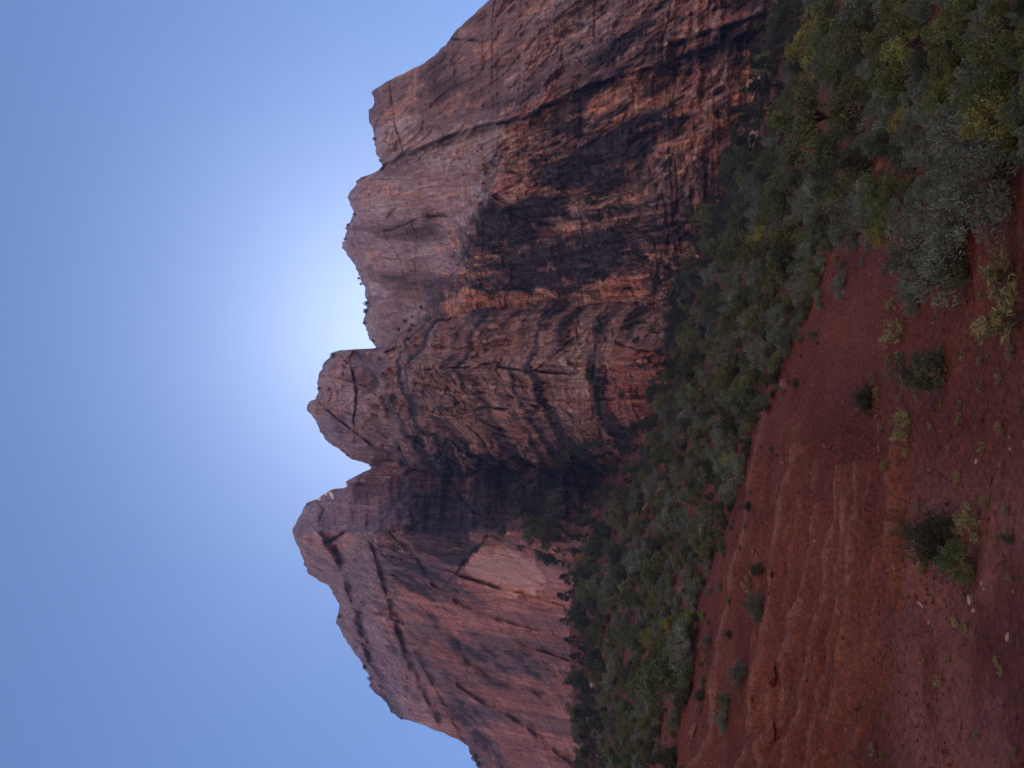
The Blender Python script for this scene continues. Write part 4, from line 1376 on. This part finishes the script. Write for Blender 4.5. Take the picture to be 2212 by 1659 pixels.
SKY_T = [(808, 300, 8, 'tiny shrub on the skyline of the right end block'), (823, 346, 9, 'small shrub in the skyline dip of the right wall'),
         (765, 462, 8, 'small shrub on the skyline ledge of the right wall'), (751, 485, 7, 'tiny shrub on the rising skyline of the right wall'),
         (748, 516, 10, 'small bush on the highest step of the right wall'), (776, 601, 9, 'small bush on the right wall skyline below its highest step'),
         (782, 613, 9, 'second small bush on the right wall skyline below its highest step'), (794, 654, 18, 'taller tree of the pair on the skyline beside the sun'),
         (793, 671, 15, 'lower tree of the pair on the skyline beside the sun'), (790, 697, 11, 'small tree on the skyline left of the pair beside the sun'),
         (806, 736, 8, 'shrub on the skyline just above the notch'), (722, 767, 15, 'tree on the right shoulder of the pointed summit'),
         (690, 840, 10, 'thin tree on the crest right of the pointed summit'), (750, 984, 8, 'tiny shrub on the left shoulder of the pointed summit'),
         (803, 1004, 11, 'small round tree in the notch left of the pointed summit'), (733, 1332, 9, 'tiny shrub on the crest left of the dome'),
         (792, 1441, 13, 'upper pale tree on the falling crest at the left'), (803, 1467, 14, 'lower pale tree on the falling crest at the left'),
         (866, 1552, 7, 'tiny shrub low on the falling crest at the left'), (1034, 1636, 20, 'leafy tree on the crest at the left edge'), (1040, 1652, 20, 'second leafy tree on the crest at the left edge')]
for X, Y, hp, lab in SKY_T:
    plant('tree' if hp > 8 else 'dark', X + 4, Y, hp + 2, lab, wide=0.85, parts=False, on='all', cat='tree', name='skyline_tree', sink=0.0)

# weeds over the foreground soil
for _ in range(210):
    Y = random.uniform(560, 1680)
    X = random.uniform(1890, 2235)
    dens = 0.9 if Y < 1020 else 0.55 if Y < 1250 else 0.22
    if X < 1940 + 0.1 * max(0, Y - 1000):
        dens *= 0.5
    if random.random() > dens or not free(X, Y, 20, 0.30):
        continue
    plant('weed', X, Y, random.uniform(9, 26), '%s pale weed on soil %s' % (random.choice(['tiny', 'low', 'straggly']), 'between the sage mass and the round dark bush' if Y < 740 else 'left of the round dark bush' if Y < 960 else 'right of the dark twiggy bush' if Y < 1130 else 'just left of the dark twiggy bush' if Y < 1330 else 'near the left end of the foreground'),
          group='foreground weeds', wide=random.uniform(1.0, 1.6), parts=False)

# bare fallen branch at the right edge, and a bleached one on the hillside
def branch(X, Y, span, label, m, yaw):
    r = hit(X, Y)
    if r is None:
        return
    loc, depth = r
    L = span * depth / FPX
    rng = np.random.default_rng(int(X))
    pts = [np.array((0, 0, 0.02)), np.array((0.3, 0.03, 0.10)), np.array((0.62, -0.02, 0.17)), np.array((1.0, 0.05, 0.22))]
    parts = [tube(pts, 0.022, 0.006, 6)]
    for k in range(9):
        t = rng.uniform(0.2, 0.95)
        p = np.array((t, 0, 0.02 + 0.2 * t))
        d = np.array((rng.uniform(0.1, 0.35), rng.uniform(-0.25, 0.25), rng.uniform(0.0, 0.25)))
        parts.append(tube([p, p + d * 0.5 + rng.normal(size=3) * 0.02, p + d], 0.009, 0.002, 4))
    V, Q = join(parts)
    me = bpy.data.meshes.new('dead_branch')
    fill_mesh(me, V * L, Q, [m])
    o = link('dead_branch', me, label=label, category='branch')
    o.location = loc
    o.rotation_euler = (0, 0, yaw)


branch(2200, 80, 150, 'bare grey branch leaning over the lower right corner', BARKP, 1.2)
branch(2080, 20, 120, 'bare twiggy branch at the right edge above the leaning one', BARK, 2.6)
branch(1342, 1178, 50, 'bleached fallen branch among the bushes below the gully', BARKP, 2.2)
branch(1700, 625, 40, 'bleached bent stick above the red chute', BARKP, 0.4)
branch(1512, 1536, 26, 'short pale stick on the left bank', BARKP, 2.0)

# ------------------------------------------------------------------ stones
def stone_mat(name, c):
    m, nt, b = mat(name)
    tc = nd(nt, 'ShaderNodeTexCoord')
    n = nd(nt, 'ShaderNodeTexNoise')
    n.inputs['Scale'].default_value = 4
    n.inputs['Detail'].default_value = 6
    nt.links.new(tc.outputs['Object'], n.inputs['Vector'])
    r = nd(nt, 'ShaderNodeValToRGB')
    r.color_ramp.elements[0].position = 0.3
    r.color_ramp.elements[1].position = 0.75
    r.color_ramp.elements[0].color = (*[v * 0.65 for v in c], 1)
    r.color_ramp.elements[1].color = (*[min(1, v * 1.25) for v in c], 1)
    nt.links.new(n.outputs['Fac'], r.inputs[0])
    nt.links.new(r.outputs[0], b.inputs['Base Color'])
    bp = nd(nt, 'ShaderNodeBump')
    bp.inputs['Strength'].default_value = 0.5
    bp.inputs['Distance'].default_value = 0.05
    nt.links.new(n.outputs['Fac'], bp.inputs['Height'])
    nt.links.new(bp.outputs[0], b.inputs['Normal'])
    return m


SM = {'red': stone_mat('red_stone', (0.24, 0.085, 0.055)), 'pink': stone_mat('pink_stone', (0.32, 0.16, 0.13)), 'pale': stone_mat('pale_stone', (0.50, 0.36, 0.28)),
      'orange': stone_mat('orange_stone', (0.36, 0.125, 0.065))}
import bmesh


def stone_mesh(seed, m):
    rng = np.random.default_rng(seed)
    bm = bmesh.new()
    bmesh.ops.create_icosphere(bm, subdivisions=3, radius=0.5)
    pl = rng.normal(size=(14, 3))
    pl /= np.linalg.norm(pl, axis=1, keepdims=True)
    off = rng.uniform(0.22, 0.42, 14)
    for v in bm.verts:
        p = np.array(v.co)
        for n_, d_ in zip(pl, off):
            e = p @ n_ - d_
            if e > 0:
                p = p - n_ * e
        v.co = p + rng.normal(size=3) * 0.010
    me = bpy.data.meshes.new('stone')
    bm.to_mesh(me)
    bm.free()
    me.materials.append(m)
    return me


ST = {k: [stone_mesh(50 + 7 * i + len(k), m) for i in range(4)] for k, m in SM.items()}


def stone(col, X, Y, w, h, label, group=None, name='stone', flat=0.6, on='ground', yaw=None):
    r = hit(X, Y, on)
    if r is None:
        return
    loc, depth = r
    k = depth / FPX
    o = link(name, random.choice(ST[col]), label=label, category='stone' if name == 'stone' else 'boulder')
    o.scale = (w * k * 1.25, w * k * flat * 1.4, h * k * 1.35)
    o.location = loc + Vector((0, 0, 0.10 * h * k))
    o.rotation_euler = (random.gauss(0, 0.25), random.gauss(0, 0.25), random.uniform(0, 6.28) if yaw is None else yaw)
    if group:
        o['group'] = group


for a in [('red', 1672, 1463, 62, 30, 'largest clay lump on the bank, below the round dense sagebrush'), ('red', 1668, 1575, 48, 28, 'big clay lump on the bank toward the left edge'),
          ('pink', 1502, 1576, 30, 18, 'smooth pink slab at the upper left of the bank'), ('orange', 1622, 1516, 20, 10, 'small orange block on the bank above the big lumps'),
          ('red', 2150, 505, 42, 40, 'flat red boulder below the great sage mass'), ('red', 1996, 330, 60, 30, 'tilted red slab between sagebrushes on the right'),
          ('red', 1905, 360, 34, 26, 'red boulder on bare soil below the smaller broadleaf tree'), ('pink', 1700, 832, 28, 30, 'pinkish slab on the rim right of the darkest bush'),
          ('pale', 1330, 1184, 26, 20, 'pale broken rock among the bushes below the gully'), ('pale', 1290, 1474, 40, 24, 'pale rock outcrop under the rose wall'),
          ('orange', 1318, 1388, 20, 16, 'orange rock among trees below the rose wall'), ('pink', 1610, 570, 22, 40, 'pink broken rock showing between bushes below the black wall'),
          ('pale', 2008, 1345, 10, 8, 'pale pebble heap on the foreground left of the twiggy bush')]:
    stone(a[0], a[1], a[2], a[3], a[4], a[5], name='boulder' if a[3] > 24 else 'stone')
for (X, Y, w, h, lab) in [(2094, 1296, 22, 8, 'long pale stone on the foreground soil'), (2104, 1320, 14, 9, 'pale stone just left of the long one'), (2178, 1376, 18, 9, 'pale stone nearest the bottom edge'),
                          (1990, 1308, 18, 5, 'thin pale stone at the lip of the track'), (2061, 1344, 9, 8, 'small pale stone left of the long one, higher up'), (2122, 1260, 9, 7, 'small pale stone right of the long one'),
                          (2126, 1272, 9, 7, 'tiny pale stone beside the small one'), (2010, 1016, 14, 14, 'pinkish stone right of the twiggy bush'), (2110, 996, 16, 8, 'pale flat stone right of the twiggy bush'),
                          (2184, 970, 12, 10, 'light stone near the bottom edge, right of the weeds'), (2018, 697, 14, 10, 'reddish stone with shadow among foreground weeds')]:
    stone('pale' if 'pale' in lab or 'light' in lab else 'pink', X, Y, w, h, lab)
for i in range(170):
    Y = random.uniform(480, 1680)
    lo = float(np.interp(Y, *LOWER))
    X = random.uniform(lo + 10, 2200)
    if X > 1950 and random.random() < 0.75:
        continue
    w = random.uniform(5, 15) * (1.4 if random.random() < 0.12 else 1)
    stone(random.choices(['red', 'pink', 'orange', 'pale'], [60, 22, 14, 4])[0], X, Y, w, w * random.uniform(0.45, 0.8),
          '%s angular stone lying on the %s' % ('small' if w < 10 else 'larger', ('left part of the red bank' if Y > 1250 else 'middle of the red bank' if Y > 900 else 'bare red chute') if X < 1900 else 'left foreground soil' if Y > 1150 else 'right foreground soil'), group='stones on the red soil')

for i in range(150):
    Y = random.uniform(-60, 1700)
    u_ = float(np.interp(Y, *UPPER))
    l_ = float(np.interp(Y, *LOWER))
    X = u_ - 14 + (l_ - u_) * random.random() ** 2.0
    w = random.uniform(12, 40)
    cs_ = random.choice(['pink', 'pale', 'red', 'pink', 'orange'])
    stone(cs_, X, Y, w, w * random.uniform(0.5, 0.9), '%s %s sandstone %s %s' % ('big' if w > 30 else 'fallen', cs_, 'block at the cliff foot' if X < u_ + 15 else 'block among high scrub' if X < u_ + 60 else 'lump among lower scrub', zone(Y)), group='fallen blocks', name='boulder')

# gravel: too many to count
rng = np.random.default_rng(99)
oct_v = np.array([(1, 0, 0), (0, 1, 0), (-1, 0, 0), (0, -1, 0), (0, 0, 0.7), (0, 0, -0.7)], float)
oct_f = np.array([(0, 1, 4), (1, 2, 4), (2, 3, 4), (3, 0, 4), (1, 0, 5), (2, 1, 5), (3, 2, 5), (0, 3, 5)])
sel = np.argwhere(inview & (RR > 6) & (RR < 40) & (PX > 1480) & (PX < 2260) & (PY > 380) & (PY < 1750) & (PX > np.interp(PY, *LOWER) - 20))
# even spread in the picture plane
w_ = (GROUND_P[sel[:, 0], sel[:, 1], 1]) ** 0.3
pick = sel[rng.choice(len(sel), 14000, replace=True, p=w_ / w_.sum())]
P = GROUND_P[pick[:, 0], pick[:, 1]] + rng.normal(size=(len(pick), 3)) * np.array((0.05, 0.08, 0.0))
sz = rng.gamma(1.6, 0.0050, len(pick)) + 0.004
V = (oct_v[None] * (1 + rng.normal(size=(len(pick), 6, 1)) * 0.25) * sz[:, None, None] + P[:, None]).reshape(-1, 3)
F = (oct_f[None] + 6 * np.arange(len(pick))[:, None, None]).reshape(-1, 3)
me = bpy.data.meshes.new('gravel')
cs = np.array([(0.29, 0.095, 0.058), (0.20, 0.065, 0.044), (0.40, 0.18, 0.12)])[rng.choice(3, len(pick), p=[0.5, 0.32, 0.18])]
fill_mesh(me, V, F, [SOIL], {'soil': np.repeat(cs, 6, 0)}, smooth=False)
link('gravel', me, kind='stuff', label='loose red gravel and clods scattered over the bank and foreground soil', category='gravel')

# ------------------------------------------------------------------ air
HZ, nt, b = mat('canyon_haze')
nt.nodes.remove(b)
pv = nd(nt, 'ShaderNodeVolumePrincipled')
pv.inputs['Color'].default_value = (0.38, 0.60, 1.0, 1)
pv.inputs['Density'].default_value = 0.00046
pv.inputs['Anisotropy'].default_value = 0.0
out = [n for n in nt.nodes if n.type == 'OUTPUT_MATERIAL'][0]
nt.links.new(pv.outputs[0], out.inputs['Volume'])
hb = bpy.data.meshes.new('haze')
x0, x1, z0, z1 = -1200, 1200, -25, 560
V = np.array([(x, y, z) for z in (z0, z1) for y in (x0, x1) for x in (x0, x1)], float)
Q = np.array([(0, 2, 3, 1), (4, 5, 7, 6), (0, 1, 5, 4), (1, 3, 7, 5), (3, 2, 6, 7), (2, 0, 4, 6)])
fill_mesh(hb, V, Q, [HZ], smooth=False)
link('haze', hb, kind='stuff', label='thin bluish haze filling the canyon air', category='haze')
